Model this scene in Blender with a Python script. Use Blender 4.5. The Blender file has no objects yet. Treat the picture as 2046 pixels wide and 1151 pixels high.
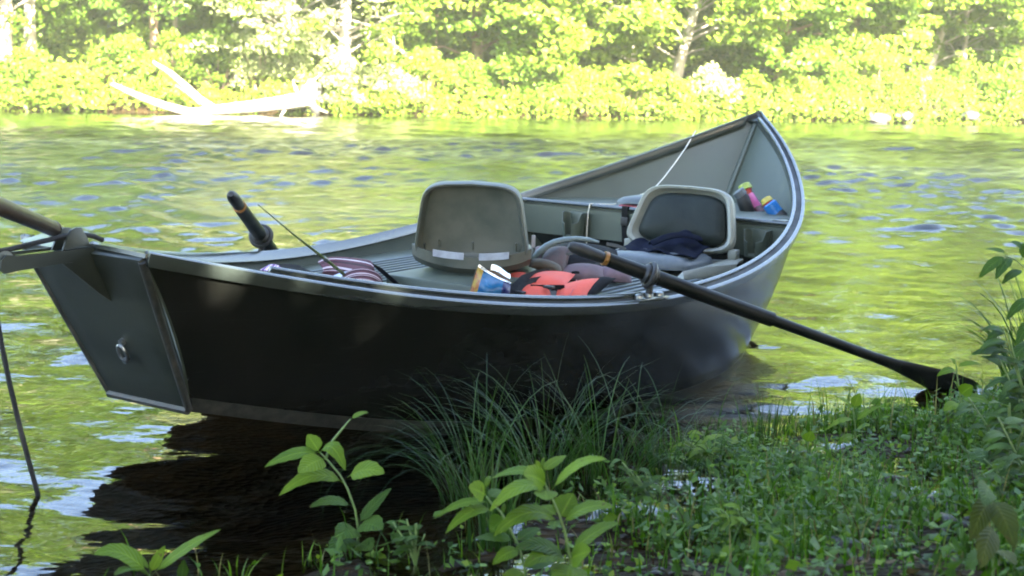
import bpy, bmesh, math, random
import numpy as np
from mathutils import Matrix, Vector

random.seed(7)
rng = np.random.default_rng(11)
R = math.radians
sc = bpy.context.scene
COL = sc.collection

# ------------------------------------------------------------------ camera
W, H = 2046, 1151
F = 2934.7                     # focal length in photo pixels
HOR = 146.4                    # photo row of the horizon at the centre
ROLL = 0.0168
CAM_H = 1.1705
PITCH = math.atan((H / 2 - HOR) / F)
cam_d = bpy.data.cameras.new('camera')
cam = bpy.data.objects.new('camera', cam_d)
COL.objects.link(cam)
cam_d.sensor_width = 36.0
cam_d.lens = 36.0 * F / W
cam_d.clip_start = 0.05
cam_d.clip_end = 1000
cam.matrix_world = (Matrix.Translation((0, 0, CAM_H)) @ Matrix.Rotation(math.pi / 2 - PITCH, 4, 'X')
                    @ Matrix.Rotation(ROLL, 4, 'Z'))
sc.camera = cam
cam_d.dof.use_dof = True
cam_d.dof.focus_distance = 5.2
cam_d.dof.aperture_fstop = 5.6

# ------------------------------------------------------------------ light
SUN_EL, SUN_AZ = R(33), R(150)          # azimuth clockwise from +Y (seen from above)
SUN = Vector((math.sin(SUN_AZ) * math.cos(SUN_EL), math.cos(SUN_AZ) * math.cos(SUN_EL), math.sin(SUN_EL)))
world = bpy.data.worlds.new('World')
sc.world = world
world.use_nodes = True
wn = world.node_tree.nodes
wl = world.node_tree.links
for n in list(wn):
    wn.remove(n)
sky = wn.new('ShaderNodeTexSky')
sky.sky_type = 'NISHITA'
sky.sun_disc = False
sky.sun_elevation = SUN_EL
sky.sun_rotation = SUN_AZ
sky.altitude = 100
sky.air_density = 0.9
sky.dust_density = 2.2
sky.ozone_density = 0.4
bg = wn.new('ShaderNodeBackground')
bg.inputs['Strength'].default_value = 0.070
wo = wn.new('ShaderNodeOutputWorld')
wl.new(sky.outputs[0], bg.inputs[0])
wl.new(bg.outputs[0], wo.inputs[0])
sd = bpy.data.lights.new('sun', 'SUN')
sd.energy = 5.0
sd.angle = R(0.53)
sd.color = (1.0, 0.94, 0.80)
so = bpy.data.objects.new('sun', sd)
COL.objects.link(so)
so.rotation_euler = SUN.to_track_quat('Z', 'Y').to_euler()
so.location = (10, -15, 20)
vs = sc.view_settings
vs.view_transform = 'Standard'
vs.look = 'None'
vs.gamma = 1.0
vs.use_curve_mapping = False
vs.exposure = 4.5
sc.cycles.max_bounces = 8
sc.cycles.transparent_max_bounces = 12
sc.cycles.caustics_reflective = False
sc.cycles.caustics_refractive = False
sc.cycles.use_denoising = True
sc.cycles.filter_width = 1.9
sc.cycles.volume_bounces = 0

# ------------------------------------------------------------------ pixel helpers
_cp, _sp, _cr, _sr = math.cos(PITCH), math.sin(PITCH), math.cos(ROLL), math.sin(ROLL)


def ray(px, py):
    a, b = px - W / 2, py - H / 2
    u, v = a * _cr + b * _sr, -a * _sr + b * _cr
    up = -v / F
    return Vector((u / F, _cp + up * _sp, -_sp + up * _cp))


CAM = Vector((0, 0, CAM_H))


def pxd(px, py, d):            # point on the pixel's ray at depth y = d
    r = ray(px, py)
    return CAM + r * (d / r.y)


def pxg(px, py, z=0.0):        # point on the pixel's ray at height z
    r = ray(px, py)
    return CAM + r * ((z - CAM_H) / r.z)


# boat frame: u along the keel from stern to bow, v across (+ = far side), z up
BYAW, BTRIM, BHEEL = 0.9727, 0.001, 0.0162
BM = (Matrix.Translation((-1.0973, 4.3822, 0)) @ Matrix.Rotation(BYAW, 4, 'Z')
      @ Matrix.Rotation(-BTRIM, 4, 'Y') @ Matrix.Rotation(BHEEL, 4, 'X'))
BMI = BM.inverted()


def hit(px, py, ax, val):      # pixel ray meets a boat-frame plane
    o = BMI @ CAM
    d = BMI.to_3x3() @ ray(px, py)
    return o + d * ((val - o[ax]) / d[ax])


# ------------------------------------------------------------------ materials
def nodes(name):
    m = bpy.data.materials.new(name)
    m.use_nodes = True
    nt = m.node_tree
    for n in list(nt.nodes):
        nt.nodes.remove(n)
    out = nt.nodes.new('ShaderNodeOutputMaterial')
    return m, nt, out


def N(nt, kind, **kw):
    n = nt.nodes.new(kind)
    for k, v in kw.items():
        if k.startswith('i_'):
            n.inputs[k[2:].replace('_', ' ')].default_value = v
        else:
            setattr(n, k, v)
    return n


def c4(c):
    return (c[0], c[1], c[2], 1.0)


def ramp(nt, fac, stops, interp='LINEAR'):
    r = nt.nodes.new('ShaderNodeValToRGB')
    r.color_ramp.interpolation = interp
    e = r.color_ramp.elements
    while len(e) < len(stops):
        e.new(0.5)
    for q, (p, c) in zip(e, stops):
        q.position = p
        q.color = c4(c) if len(c) == 3 else c
    nt.links.new(fac, r.inputs[0])
    return r.outputs[0]


def M(name, col, rough=0.5, metal=0.0, var=0.18, vs=6.0, bump=0.0, bs=60.0, coat=0.0, spec=0.5, col2=None, lo=0.35, hi=0.65):
    m, nt, out = nodes(name)
    p = N(nt, 'ShaderNodeBsdfPrincipled')
    p.inputs['Roughness'].default_value = rough
    p.inputs['Metallic'].default_value = metal
    p.inputs['Coat Weight'].default_value = coat
    p.inputs['Specular IOR Level'].default_value = spec
    tc = N(nt, 'ShaderNodeTexCoord')
    nz = N(nt, 'ShaderNodeTexNoise')
    nz.inputs['Scale'].default_value = vs
    nz.inputs['Detail'].default_value = 5
    nz.inputs['Roughness'].default_value = 0.62
    nt.links.new(tc.outputs['Object'], nz.inputs['Vector'])
    a = col2 if col2 else tuple(c * (1 - var) for c in col)
    b = col if col2 else tuple(min(1, c * (1 + var)) for c in col)
    nt.links.new(ramp(nt, nz.outputs[0], [(lo, a), (hi, b)]), p.inputs['Base Color'])
    nr = N(nt, 'ShaderNodeMapRange')
    nr.inputs['From Min'].default_value = 0.3
    nr.inputs['From Max'].default_value = 0.7
    nr.inputs['To Min'].default_value = max(0.02, rough * 0.8)
    nr.inputs['To Max'].default_value = min(1, rough * 1.25)
    nt.links.new(nz.outputs[0], nr.inputs['Value'])
    nt.links.new(nr.outputs[0], p.inputs['Roughness'])
    if bump:
        nb = N(nt, 'ShaderNodeTexNoise')
        nb.inputs['Scale'].default_value = bs
        nb.inputs['Detail'].default_value = 4
        nt.links.new(tc.outputs['Object'], nb.inputs['Vector'])
        bp = N(nt, 'ShaderNodeBump')
        bp.inputs['Strength'].default_value = 1.0
        bp.inputs['Distance'].default_value = bump
        nt.links.new(nb.outputs[0], bp.inputs['Height'])
        nt.links.new(bp.outputs[0], p.inputs['Normal'])
    nt.links.new(p.outputs[0], out.inputs[0])
    return m


def leaf_mat(name, stops, trans=0.35, rough=0.5, tcol=(1.0, 1.25, 0.5), spec=0.22):
    """foliage: every leaf (mesh island) takes its own shade of the ramp; light passes through it"""
    m, nt, out = nodes(name)
    g = N(nt, 'ShaderNodeNewGeometry')
    col = ramp(nt, g.outputs['Random Per Island'], stops)
    p = N(nt, 'ShaderNodeBsdfPrincipled')
    p.inputs['Roughness'].default_value = rough
    p.inputs['Specular IOR Level'].default_value = spec
    nt.links.new(col, p.inputs['Base Color'])
    t = N(nt, 'ShaderNodeBsdfTranslucent')
    mx = N(nt, 'ShaderNodeMix', data_type='RGBA', blend_type='MULTIPLY')
    mx.inputs[0].default_value = 1.0
    nt.links.new(col, mx.inputs[6])
    mx.inputs[7].default_value = c4(tcol)
    nt.links.new(mx.outputs[2], t.inputs['Color'])
    s = N(nt, 'ShaderNodeMixShader')
    s.inputs[0].default_value = trans
    nt.links.new(p.outputs[0], s.inputs[1])
    nt.links.new(t.outputs[0], s.inputs[2])
    nt.links.new(s.outputs[0], out.inputs[0])
    return m


def blade_mat(name, lo, hi, trans=0.35):
    """broad leaf: uv x runs across the blade, y from stalk to tip; pale midrib, slanting side veins, blotches"""
    m, nt, out = nodes(name)
    uv = N(nt, 'ShaderNodeUVMap')
    sp = N(nt, 'ShaderNodeSeparateXYZ')
    nt.links.new(uv.outputs[0], sp.inputs[0])

    def mt(op, a, b=0.0):
        q = N(nt, 'ShaderNodeMath', operation=op)
        for k, x in enumerate((a, b)):
            if isinstance(x, (int, float)):
                q.inputs[k].default_value = x
            else:
                nt.links.new(x, q.inputs[k])
        return q.outputs[0]
    ax_ = mt('ABSOLUTE', mt('SUBTRACT', sp.outputs[0], 0.5))
    vein = mt('SINE', mt('MULTIPLY', mt('SUBTRACT', sp.outputs[1], mt('MULTIPLY', ax_, 0.45)), 62.0))
    tc = N(nt, 'ShaderNodeTexCoord')
    nz = N(nt, 'ShaderNodeTexNoise')
    nz.inputs['Scale'].default_value = 26
    nz.inputs['Detail'].default_value = 4
    nt.links.new(tc.outputs['Object'], nz.inputs['Vector'])
    g = N(nt, 'ShaderNodeObjectInfo')
    fac = mt('ADD', mt('MULTIPLY', nz.outputs[0], 0.6), mt('MULTIPLY', g.outputs['Random'], 0.55))
    fac = mt('SUBTRACT', fac, mt('MULTIPLY', mt('MAXIMUM', vein, 0.0), 0.05))
    base = ramp(nt, fac, [(0.2, lo), (0.8, hi)])
    sn = N(nt, 'ShaderNodeTexNoise')
    sn.inputs['Scale'].default_value = 70
    sn.inputs['Detail'].default_value = 3
    nt.links.new(tc.outputs['Object'], sn.inputs['Vector'])
    spot = N(nt, 'ShaderNodeMix', data_type='RGBA')
    nt.links.new(ramp(nt, mt('ADD', sn.outputs[0], mt('MULTIPLY', mt('POWER', sp.outputs[1], 8.0), 0.12)), [(0.68, (0, 0, 0)), (0.74, (.8, .8, .8))]), spot.inputs[0])
    nt.links.new(base, spot.inputs[6])
    spot.inputs[7].default_value = (0.085, 0.06, 0.018, 1)
    base = spot.outputs[2]
    rib = N(nt, 'ShaderNodeMix', data_type='RGBA')
    nt.links.new(ramp(nt, ax_, [(0.0, (.55, .55, .55)), (0.03, (.35, .35, .35)), (0.06, (0, 0, 0))]), rib.inputs[0])
    nt.links.new(base, rib.inputs[6])
    rib.inputs[7].default_value = c4((hi[0] * 1.6, hi[1] * 1.5, hi[2] * 2.5))
    p = N(nt, 'ShaderNodeBsdfPrincipled')
    p.inputs['Roughness'].default_value = 0.5
    p.inputs['Specular IOR Level'].default_value = 0.14
    nt.links.new(rib.outputs[2], p.inputs['Base Color'])
    bp = N(nt, 'ShaderNodeBump')
    bp.inputs['Distance'].default_value = 0.0006
    nt.links.new(mt('ADD', vein, mt('MULTIPLY', nz.outputs[0], 1.5)), bp.inputs['Height'])
    nt.links.new(bp.outputs[0], p.inputs['Normal'])
    t = N(nt, 'ShaderNodeBsdfTranslucent')
    nt.links.new(rib.outputs[2], t.inputs['Color'])
    s_ = N(nt, 'ShaderNodeMixShader')
    s_.inputs[0].default_value = trans
    nt.links.new(p.outputs[0], s_.inputs[1])
    nt.links.new(t.outputs[0], s_.inputs[2])
    nt.links.new(s_.outputs[0], out.inputs[0])
    return m


MAT = {}


def hull_mat():
    """dark satin paint with long pale scuffs, dried splash marks and a slightly wavy sheet"""
    m, nt, out = nodes('hull_paint_dark')
    p = N(nt, 'ShaderNodeBsdfPrincipled')
    tc = N(nt, 'ShaderNodeTexCoord')
    mp = N(nt, 'ShaderNodeMapping')
    mp.inputs['Scale'].default_value = (1.2, 1.2, 26)
    nt.links.new(tc.outputs['Object'], mp.inputs[0])
    sc1 = N(nt, 'ShaderNodeTexNoise')
    sc1.inputs['Scale'].default_value = 3.2
    sc1.inputs['Detail'].default_value = 9
    sc1.inputs['Roughness'].default_value = 0.75
    nt.links.new(mp.outputs[0], sc1.inputs['Vector'])
    bl = N(nt, 'ShaderNodeTexNoise')
    bl.inputs['Scale'].default_value = 4.0
    bl.inputs['Detail'].default_value = 6
    nt.links.new(tc.outputs['Object'], bl.inputs['Vector'])
    base = ramp(nt, bl.outputs[0], [(0.3, (0.005, 0.006, 0.005)), (0.7, (0.0095, 0.0095, 0.008))])
    mx = N(nt, 'ShaderNodeMix', data_type='RGBA')
    nt.links.new(ramp(nt, sc1.outputs[0], [(0.60, (0, 0, 0)), (0.74, (.6, .6, .6))]), mx.inputs[0])
    nt.links.new(base, mx.inputs[6])
    mx.inputs[7].default_value = (0.048, 0.046, 0.040, 1)
    p.inputs['Specular IOR Level'].default_value = 0.16
    nt.links.new(mx.outputs[2], p.inputs['Base Color'])
    nt.links.new(ramp(nt, bl.outputs[0], [(0.3, (.11, .11, .11)), (0.7, (.24, .24, .24))]), p.inputs['Roughness'])
    wv_ = N(nt, 'ShaderNodeTexNoise')
    wv_.inputs['Scale'].default_value = 6
    nt.links.new(tc.outputs['Object'], wv_.inputs['Vector'])
    bp = N(nt, 'ShaderNodeBump')
    bp.inputs['Distance'].default_value = 0.0012
    nt.links.new(wv_.outputs[0], bp.inputs['Height'])
    nt.links.new(bp.outputs[0], p.inputs['Normal'])
    nt.links.new(p.outputs[0], out.inputs[0])
    return m


MAT['hull'] = hull_mat()
MAT['transom'] = M('transom_paint', (0.020, 0.025, 0.019), 0.42, var=0.2, vs=4, bump=0.0006, bs=180)
MAT['inner'] = M('interior_paint', (0.056, 0.071, 0.052), 0.5, var=0.12, vs=3, bump=0.0005, bs=220)
MAT['rail'] = M('rail_paint', (0.034, 0.042, 0.037), 0.2, var=0.12, vs=3, spec=1.0, bump=0.0004, bs=150)
MAT['groove'] = M('rail_groove', (0.010, 0.012, 0.012), 0.6)
MAT['worn'] = M('worn_strip', (0.055, 0.052, 0.045), 0.5, vs=30, col2=(0.015, 0.017, 0.015), lo=0.4, hi=0.7, bump=0.001, bs=120)
MAT['deckfloor'] = M('floor_paint', (0.06, 0.07, 0.062), 0.7, vs=10, bump=0.001, bs=260)
MAT['ribbed'] = M('grey_mat', (0.06, 0.075, 0.08), 0.5, vs=20)
MAT['shell'] = M('seat_plastic', (0.090, 0.094, 0.074), 0.45, var=0.2, vs=7, bump=0.0004, bs=300, col2=(0.052, 0.062, 0.050))
MAT['shell2'] = M('seat_plastic_light', (0.18, 0.19, 0.16), 0.42, var=0.12, vs=6, bump=0.0004, bs=300)
MAT['vinyl'] = M('cushion_vinyl_dark', (0.010, 0.014, 0.012), 0.45, spec=.15, vs=9, var=0.3, bump=0.0015, bs=45)
MAT['vinyl2'] = M('cushion_vinyl_grey', (0.075, 0.09, 0.098), 0.4, spec=.3, vs=8, bump=0.001, bs=60)
MAT['black'] = M('black_rubber', (0.007, 0.008, 0.008), 0.5, vs=20)
MAT['blackgloss'] = M('black_sleeve', (0.004, 0.005, 0.0045), 0.4, spec=.2, vs=14, bump=0.0003, bs=200)
MAT['steel'] = M('galvanised_steel', (0.25, 0.27, 0.28), 0.33, metal=0.9, vs=30)
MAT['slot_tab_pale'] = M('skylit_slot_and_tab', (0.30, 0.33, 0.38), 0.4, vs=20)  # bluish pale paints sky light in the seat slots; also the tab
MAT['ropeblack'] = M('black_rope', (0.009, 0.010, 0.012), 0.8, vs=200, bump=0.002, bs=400)
MAT['cord'] = M('pale_cord', (0.55, 0.53, 0.44), 0.7, vs=200)
MAT['wood'] = M('brown_wood', (0.062, 0.036, 0.021), 0.45, vs=12, col2=(0.034, 0.020, 0.013), bump=0.001, bs=60)
MAT['navy'] = M('navy_cloth', (0.005, 0.007, 0.016), 0.9, spec=.05, vs=12, bump=0.003, bs=30)
MAT['orange'] = M('orange_nylon', (0.50, 0.060, 0.030), 0.6, var=0.1, vs=9, bump=0.001, bs=90)
MAT['webbing'] = M('black_webbing', (0.004, 0.004, 0.005), 0.7, spec=.15, vs=60, bump=0.0006, bs=400)
MAT['greycloth'] = M('grey_cloth', (0.05, 0.058, 0.06), 0.8, vs=30, bump=0.001, bs=120)
MAT['maroonpack'] = M('maroon_fabric', (0.075, 0.030, 0.026), 0.7, vs=9, col2=(0.035, 0.024, 0.020), bump=0.002, bs=60)
MAT['olivepack'] = M('olive_fabric', (0.07, 0.067, 0.052), 0.75, vs=14, bump=0.002, bs=70)
MAT['mauvepack'] = M('mauve_fabric', (0.125, 0.078, 0.095), 0.7, vs=10, col2=(0.07, 0.05, 0.055), bump=0.002, bs=70)
MAT['teal'] = M('teal_piping', (0.10, 0.14, 0.15), 0.5, vs=20)
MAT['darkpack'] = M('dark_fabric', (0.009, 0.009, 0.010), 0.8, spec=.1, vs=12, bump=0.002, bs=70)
MAT['foil'] = M('foil_liner', (0.75, 0.78, 0.80), 0.22, metal=0.8, vs=30, bump=0.004, bs=70)
MAT['bagblue'] = M('blue_print', (0.008, 0.13, 0.29), 0.25, vs=16, col2=(0.006, 0.08, 0.19), bump=0.002, bs=50)
MAT['bagnavy'] = M('navy_print', (0.008, 0.012, 0.08), 0.25, vs=16, bump=0.002, bs=50)
MAT['bagyellow'] = M('yellow_print', (0.34, 0.22, 0.025), 0.3, vs=40, col2=(0.30, 0.10, 0.025), lo=0.45, hi=0.52)
MAT['crisps'] = M('brown_inside', (0.13, 0.075, 0.025), 0.6, vs=40, col2=(0.075, 0.045, 0.02))
MAT['pink'] = M('pink_plastic', (0.42, 0.09, 0.24), 0.3, vs=8)
MAT['red'] = M('red_plastic', (0.32, 0.02, 0.018), 0.35, vs=8)
MAT['darkred'] = M('dark_red_plastic', (0.05, 0.008, 0.009), 0.4, vs=8)
MAT['lime'] = M('lime_plastic', (0.26, 0.34, 0.05), 0.4, vs=8)
MAT['yellow'] = M('yellow_plastic', (0.40, 0.33, 0.04), 0.4, vs=8)
MAT['sky_blue'] = M('blue_plastic', (0.015, 0.15, 0.42), 0.3, vs=8)
MAT['rodgreen'] = M('rod_green', (0.07, 0.10, 0.03), 0.3, vs=12)
MAT['amber'] = M('amber_tape', (0.20, 0.09, 0.015), 0.45, vs=20)
MAT['coral'] = M('pink_trim', (0.30, 0.06, 0.065), 0.6, vs=20)
MAT['bark'] = M('bark_grey', (0.33, 0.27, 0.20), 0.85, vs=7, col2=(0.17, 0.135, 0.10), bump=0.02, bs=14)
MAT['barkpale'] = M('bark_pale', (0.33, 0.29, 0.23), 0.8, vs=6, col2=(0.2, 0.17, 0.13), bump=0.015, bs=12)
MAT['barkbrown'] = M('bark_brown', (0.26, 0.165, 0.10), 0.85, vs=7, col2=(0.14, 0.09, 0.06), bump=0.02, bs=14)
MAT['deadwood'] = M('bleached_wood', (0.30, 0.27, 0.21), 0.75, vs=5, col2=(0.15, 0.13, 0.10), bump=0.02, bs=9)
MAT['rock'] = M('rock', (0.07, 0.066, 0.055), 0.8, vs=4, col2=(0.035, 0.034, 0.028), bump=0.02, bs=12)
MAT['rockpale'] = M('rock_pale', (0.10, 0.085, 0.065), 0.8, vs=4, col2=(0.05, 0.043, 0.035), bump=0.02, bs=12)
MAT['stonewet'] = M('wet_stone', (0.030, 0.025, 0.018), 0.4, spec=.25, vs=9, col2=(0.013, 0.011, 0.008), bump=0.006, bs=30)
MAT['stem'] = M('green_stem', (0.12, 0.19, 0.05), 0.5, vs=20)
MAT['stemred'] = M('red_stem', (0.28, 0.09, 0.06), 0.5, vs=20)
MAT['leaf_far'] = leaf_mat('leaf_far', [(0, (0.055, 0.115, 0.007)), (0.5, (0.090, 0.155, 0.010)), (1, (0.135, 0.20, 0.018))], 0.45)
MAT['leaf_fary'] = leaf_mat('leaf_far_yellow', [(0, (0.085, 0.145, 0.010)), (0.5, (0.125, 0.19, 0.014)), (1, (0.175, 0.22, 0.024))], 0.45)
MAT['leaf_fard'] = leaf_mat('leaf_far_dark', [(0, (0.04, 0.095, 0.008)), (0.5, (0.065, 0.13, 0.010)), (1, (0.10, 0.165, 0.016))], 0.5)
MAT['leaf_farglare'] = leaf_mat('leaf_far_glare', [(0, (0.13, 0.17, 0.045)), (0.5, (0.19, 0.22, 0.075)), (1, (0.26, 0.27, 0.12))], 0.3)  # pale tone paints the blown-out glare of the left-centre bank
MAT['leaf_near'] = leaf_mat('leaf_near', [(0, (0.03, 0.07, 0.012)), (1, (0.075, 0.12, 0.022))], 0.3)
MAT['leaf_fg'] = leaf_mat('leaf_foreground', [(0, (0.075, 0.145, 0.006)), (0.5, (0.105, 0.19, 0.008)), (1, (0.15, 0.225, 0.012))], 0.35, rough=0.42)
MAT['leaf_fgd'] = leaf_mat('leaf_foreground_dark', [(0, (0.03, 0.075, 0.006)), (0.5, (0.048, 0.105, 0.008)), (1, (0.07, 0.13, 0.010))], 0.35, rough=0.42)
MAT['leaf_fgy'] = leaf_mat('leaf_foreground_yellow', [(0, (0.11, 0.15, 0.02)), (1, (0.16, 0.19, 0.03))], 0.35)
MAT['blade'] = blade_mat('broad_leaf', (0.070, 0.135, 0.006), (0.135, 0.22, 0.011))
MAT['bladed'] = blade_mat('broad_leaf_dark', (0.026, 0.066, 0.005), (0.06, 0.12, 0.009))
MAT['bladey'] = blade_mat('broad_leaf_yellow', (0.045, 0.065, 0.006), (0.085, 0.105, 0.010))
MAT['grass'] = leaf_mat('grass_blade', [(0, (0.025, 0.065, 0.006)), (0.5, (0.05, 0.12, 0.008)), (0.86, (0.115, 0.21, 0.014)), (0.9, (0.17, 0.15, 0.06)), (1, (0.20, 0.16, 0.08))], 0.4, rough=0.35)
MAT['sedge'] = leaf_mat('sedge_blade', [(0, (0.016, 0.045, 0.008)), (0.6, (0.028, 0.068, 0.012)), (1, (0.06, 0.11, 0.024))], 0.3, rough=0.3)


# ------------------------------------------------------------------ mesh helpers
def mesh_np(name, verts, faces, mat, smooth=False):
    """fast mesh from numpy arrays; faces is (n, k)"""
    me = bpy.data.meshes.new(name)
    verts = np.asarray(verts, np.float32)
    faces = np.asarray(faces, np.int32)
    n, k = faces.shape
    me.vertices.add(len(verts))
    me.vertices.foreach_set('co', verts.ravel())
    me.loops.add(n * k)
    me.loops.foreach_set('vertex_index', faces.ravel())
    me.polygons.add(n)
    me.polygons.foreach_set('loop_start', np.arange(0, n * k, k, dtype=np.int32))
    if smooth:
        me.polygons.foreach_set('use_smooth', np.ones(n, bool))
    me.update(calc_edges=True)
    me.validate()
    me.materials.append(MAT[mat] if isinstance(mat, str) else mat)
    return me


class G:
    """collects shapes of ONE part"""
    def __init__(self):
        self.v, self.f = [], []

    def add(self, vs_, fs):
        o = len(self.v)
        self.v += [Vector(q) for q in vs_]
        self.f += [tuple(i + o for i in q) for q in fs]
        return self

    def grid(self, rows, close=False):
        nr, nc = len(rows), len(rows[0])
        vs_ = [p for r in rows for p in r]
        fs = []
        for i in range(nr - 1):
            for j in range(nc if close else nc - 1):
                a, b = i * nc + j, i * nc + (j + 1) % nc
                fs.append((a, b, b + nc, a + nc))
        return self.add(vs_, fs)

    def loft(self, rings, caps=True):
        o = len(self.v)
        self.grid(rings, True)
        n = len(rings[0])
        if caps:
            self.f.append(tuple(range(o + n - 1, o - 1, -1)))
            e = o + n * (len(rings) - 1)
            self.f.append(tuple(range(e, e + n)))
        return self

    def tube(self, pts, rad, n=8, caps=True):
        pts = [Vector(p) for p in pts]
        if not hasattr(rad, '__len__'):
            rad = [rad] * len(pts)
        rings, prev = [], None
        for i, p in enumerate(pts):
            t = (pts[min(i + 1, len(pts) - 1)] - pts[max(i - 1, 0)]).normalized()
            if prev is None:
                a = t.orthogonal().normalized()
            else:
                a = prev - t * prev.dot(t)
                a = a.normalized() if a.length > 1e-6 else t.orthogonal().normalized()
            prev = a
            b = t.cross(a)
            rings.append([p + (a * math.cos(2 * math.pi * k / n) + b * math.sin(2 * math.pi * k / n)) * rad[i] for k in range(n)])
        return self.loft(rings, caps)

    def box(self, lo, hi, m=None):
        x0, y0, z0 = lo
        x1, y1, z1 = hi
        vs_ = [Vector(p) for p in ((x0, y0, z0), (x1, y0, z0), (x1, y1, z0), (x0, y1, z0), (x0, y0, z1), (x1, y0, z1), (x1, y1, z1), (x0, y1, z1))]
        if m is not None:
            vs_ = [m @ p for p in vs_]
        return self.add(vs_, [(3, 2, 1, 0), (4, 5, 6, 7), (0, 1, 5, 4), (1, 2, 6, 5), (2, 3, 7, 6), (3, 0, 4, 7)])

    def solid(self, rows, th):
        """a sheet of points given thickness along its normals"""
        nr, nc = len(rows), len(rows[0])
        rows = [[Vector(p) for p in r] for r in rows]
        back = []
        for i in range(nr):
            br = []
            for j in range(nc):
                du = rows[min(i + 1, nr - 1)][j] - rows[max(i - 1, 0)][j]
                dv = rows[i][min(j + 1, nc - 1)] - rows[i][max(j - 1, 0)]
                nn = du.cross(dv)
                nn = nn.normalized() if nn.length > 1e-9 else Vector((0, 0, 1))
                br.append(rows[i][j] - nn * th)
            back.append(br)
        o = len(self.v)
        self.grid(rows)
        self.grid([list(reversed(r)) for r in back])
        k = nr * nc
        A = lambda i, j: o + i * nc + j
        B = lambda i, j: o + k + i * nc + (nc - 1 - j)
        for i in range(nr - 1):
            self.f.append((A(i, 0), A(i + 1, 0), B(i + 1, 0), B(i, 0)))
            self.f.append((A(i + 1, nc - 1), A(i, nc - 1), B(i, nc - 1), B(i + 1, nc - 1)))
        for j in range(nc - 1):
            self.f.append((A(0, j + 1), A(0, j), B(0, j), B(0, j + 1)))
            self.f.append((A(nr - 1, j), A(nr - 1, j + 1), B(nr - 1, j + 1), B(nr - 1, j)))
        return self

    def obj(self, name, mat, parent=None, smooth=True, bevel=0.0, seg=2, sub=0, base=None, angle=40):
        me = bpy.data.meshes.new(name)
        b = base if base is not None else Vector((0, 0, 0))
        me.from_pydata([tuple(q - b) for q in self.v], [], self.f)
        bm = bmesh.new()
        bm.from_mesh(me)
        bmesh.ops.remove_doubles(bm, verts=bm.verts, dist=1e-5)
        bmesh.ops.recalc_face_normals(bm, faces=bm.faces)
        if bevel:
            es = [e for e in bm.edges if len(e.link_faces) == 2 and e.calc_face_angle(0) > R(30)]
            bmesh.ops.bevel(bm, geom=es, offset=bevel, segments=seg, affect='EDGES', profile=0.5)
        if smooth:
            for f in bm.faces:
                f.smooth = True
            for e in bm.edges:
                if len(e.link_faces) == 2 and e.calc_face_angle(0) > R(angle):
                    e.smooth = False
        bm.to_mesh(me)
        bm.free()
        me.materials.append(MAT[mat] if isinstance(mat, str) else mat)
        o = bpy.data.objects.new(name, me)
        COL.objects.link(o)
        if parent is not None:
            o.parent = parent
        if sub:
            s = o.modifiers.new('smooth', 'SUBSURF')
            s.levels = s.render_levels = sub
        return o


def tag(o, label, cat=None, group=None, kind=None):
    if label:
        o['label'] = label
    if cat:
        o['category'] = cat
    if group:
        o['group'] = group
    if kind:
        o['kind'] = kind
    return o


def structure(o):
    o['kind'] = 'structure'
    return o


def link(name, me, parent=None):
    o = bpy.data.objects.new(name, me)
    COL.objects.link(o)
    if parent is not None:
        o.parent = parent
    return o


def empty(name, loc=(0, 0, 0)):
    o = bpy.data.objects.new(name, None)
    COL.objects.link(o)
    o.location = loc
    o.empty_display_size = 0.1
    return o


def boat_thing(name, base, label, cat, group=None):
    """an Empty at the base of a thing that lies in the boat; its parts are given in boat coordinates"""
    o = empty(name)
    o.matrix_world = BM @ Matrix.Translation(base)
    tag(o, label, cat, group)
    return o


def spline(k, v, t):
    k, v, t = np.asarray(k, float), np.asarray(v, float), np.asarray(t, float)
    n = len(k)
    h = np.diff(k)
    A = np.eye(n)
    b = np.zeros(n)
    for i in range(1, n - 1):
        A[i, i - 1], A[i, i], A[i, i + 1] = h[i - 1], 2 * (h[i - 1] + h[i]), h[i]
        b[i] = 6 * ((v[i + 1] - v[i]) / h[i] - (v[i] - v[i - 1]) / h[i - 1])
    m = np.linalg.solve(A, b)
    j = np.clip(np.searchsorted(k, t) - 1, 0, n - 2)
    x, hh = t - k[j], h[j]
    return v[j] + x * ((v[j + 1] - v[j]) / hh - hh * (2 * m[j] + m[j + 1]) / 6) + m[j] * x * x / 2 + (m[j + 1] - m[j]) * x ** 3 / (6 * hh)


def smooth01(x):
    x = np.clip(x, 0, 1)
    return x * x * (3 - 2 * x)


# cheap value noise for terrain
_ng = rng.random((64, 64))


def vnoise(x, y):
    x, y = np.asarray(x, float), np.asarray(y, float)
    xi, yi = np.floor(x).astype(int), np.floor(y).astype(int)
    fx, fy = smooth01(x - xi), smooth01(y - yi)
    g = lambda a, b: _ng[a % 64, b % 64]
    return (g(xi, yi) * (1 - fx) + g(xi + 1, yi) * fx) * (1 - fy) + (g(xi, yi + 1) * (1 - fx) + g(xi + 1, yi + 1) * fx) * fy - 0.5


# ================================================================== SETTING
SHX = [-60, -20, -8, -3, -1.2, -0.55, 0.05, 0.4, 0.95, 1.9, 3.2, 7, 20, 60]
SHY = [-6, -2, 0.9, 2.0, 2.65, 2.95, 3.55, 4.05, 4.5, 5.15, 6.1, 8.0, 10, 14]


def shore(x):
    return np.interp(x, SHX, SHY)


def farbank(x):
    return 39.3 + 0.15 * np.asarray(x, float) + 0.5 * vnoise(np.asarray(x, float) * 0.4 + 9, 3.3)


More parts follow.
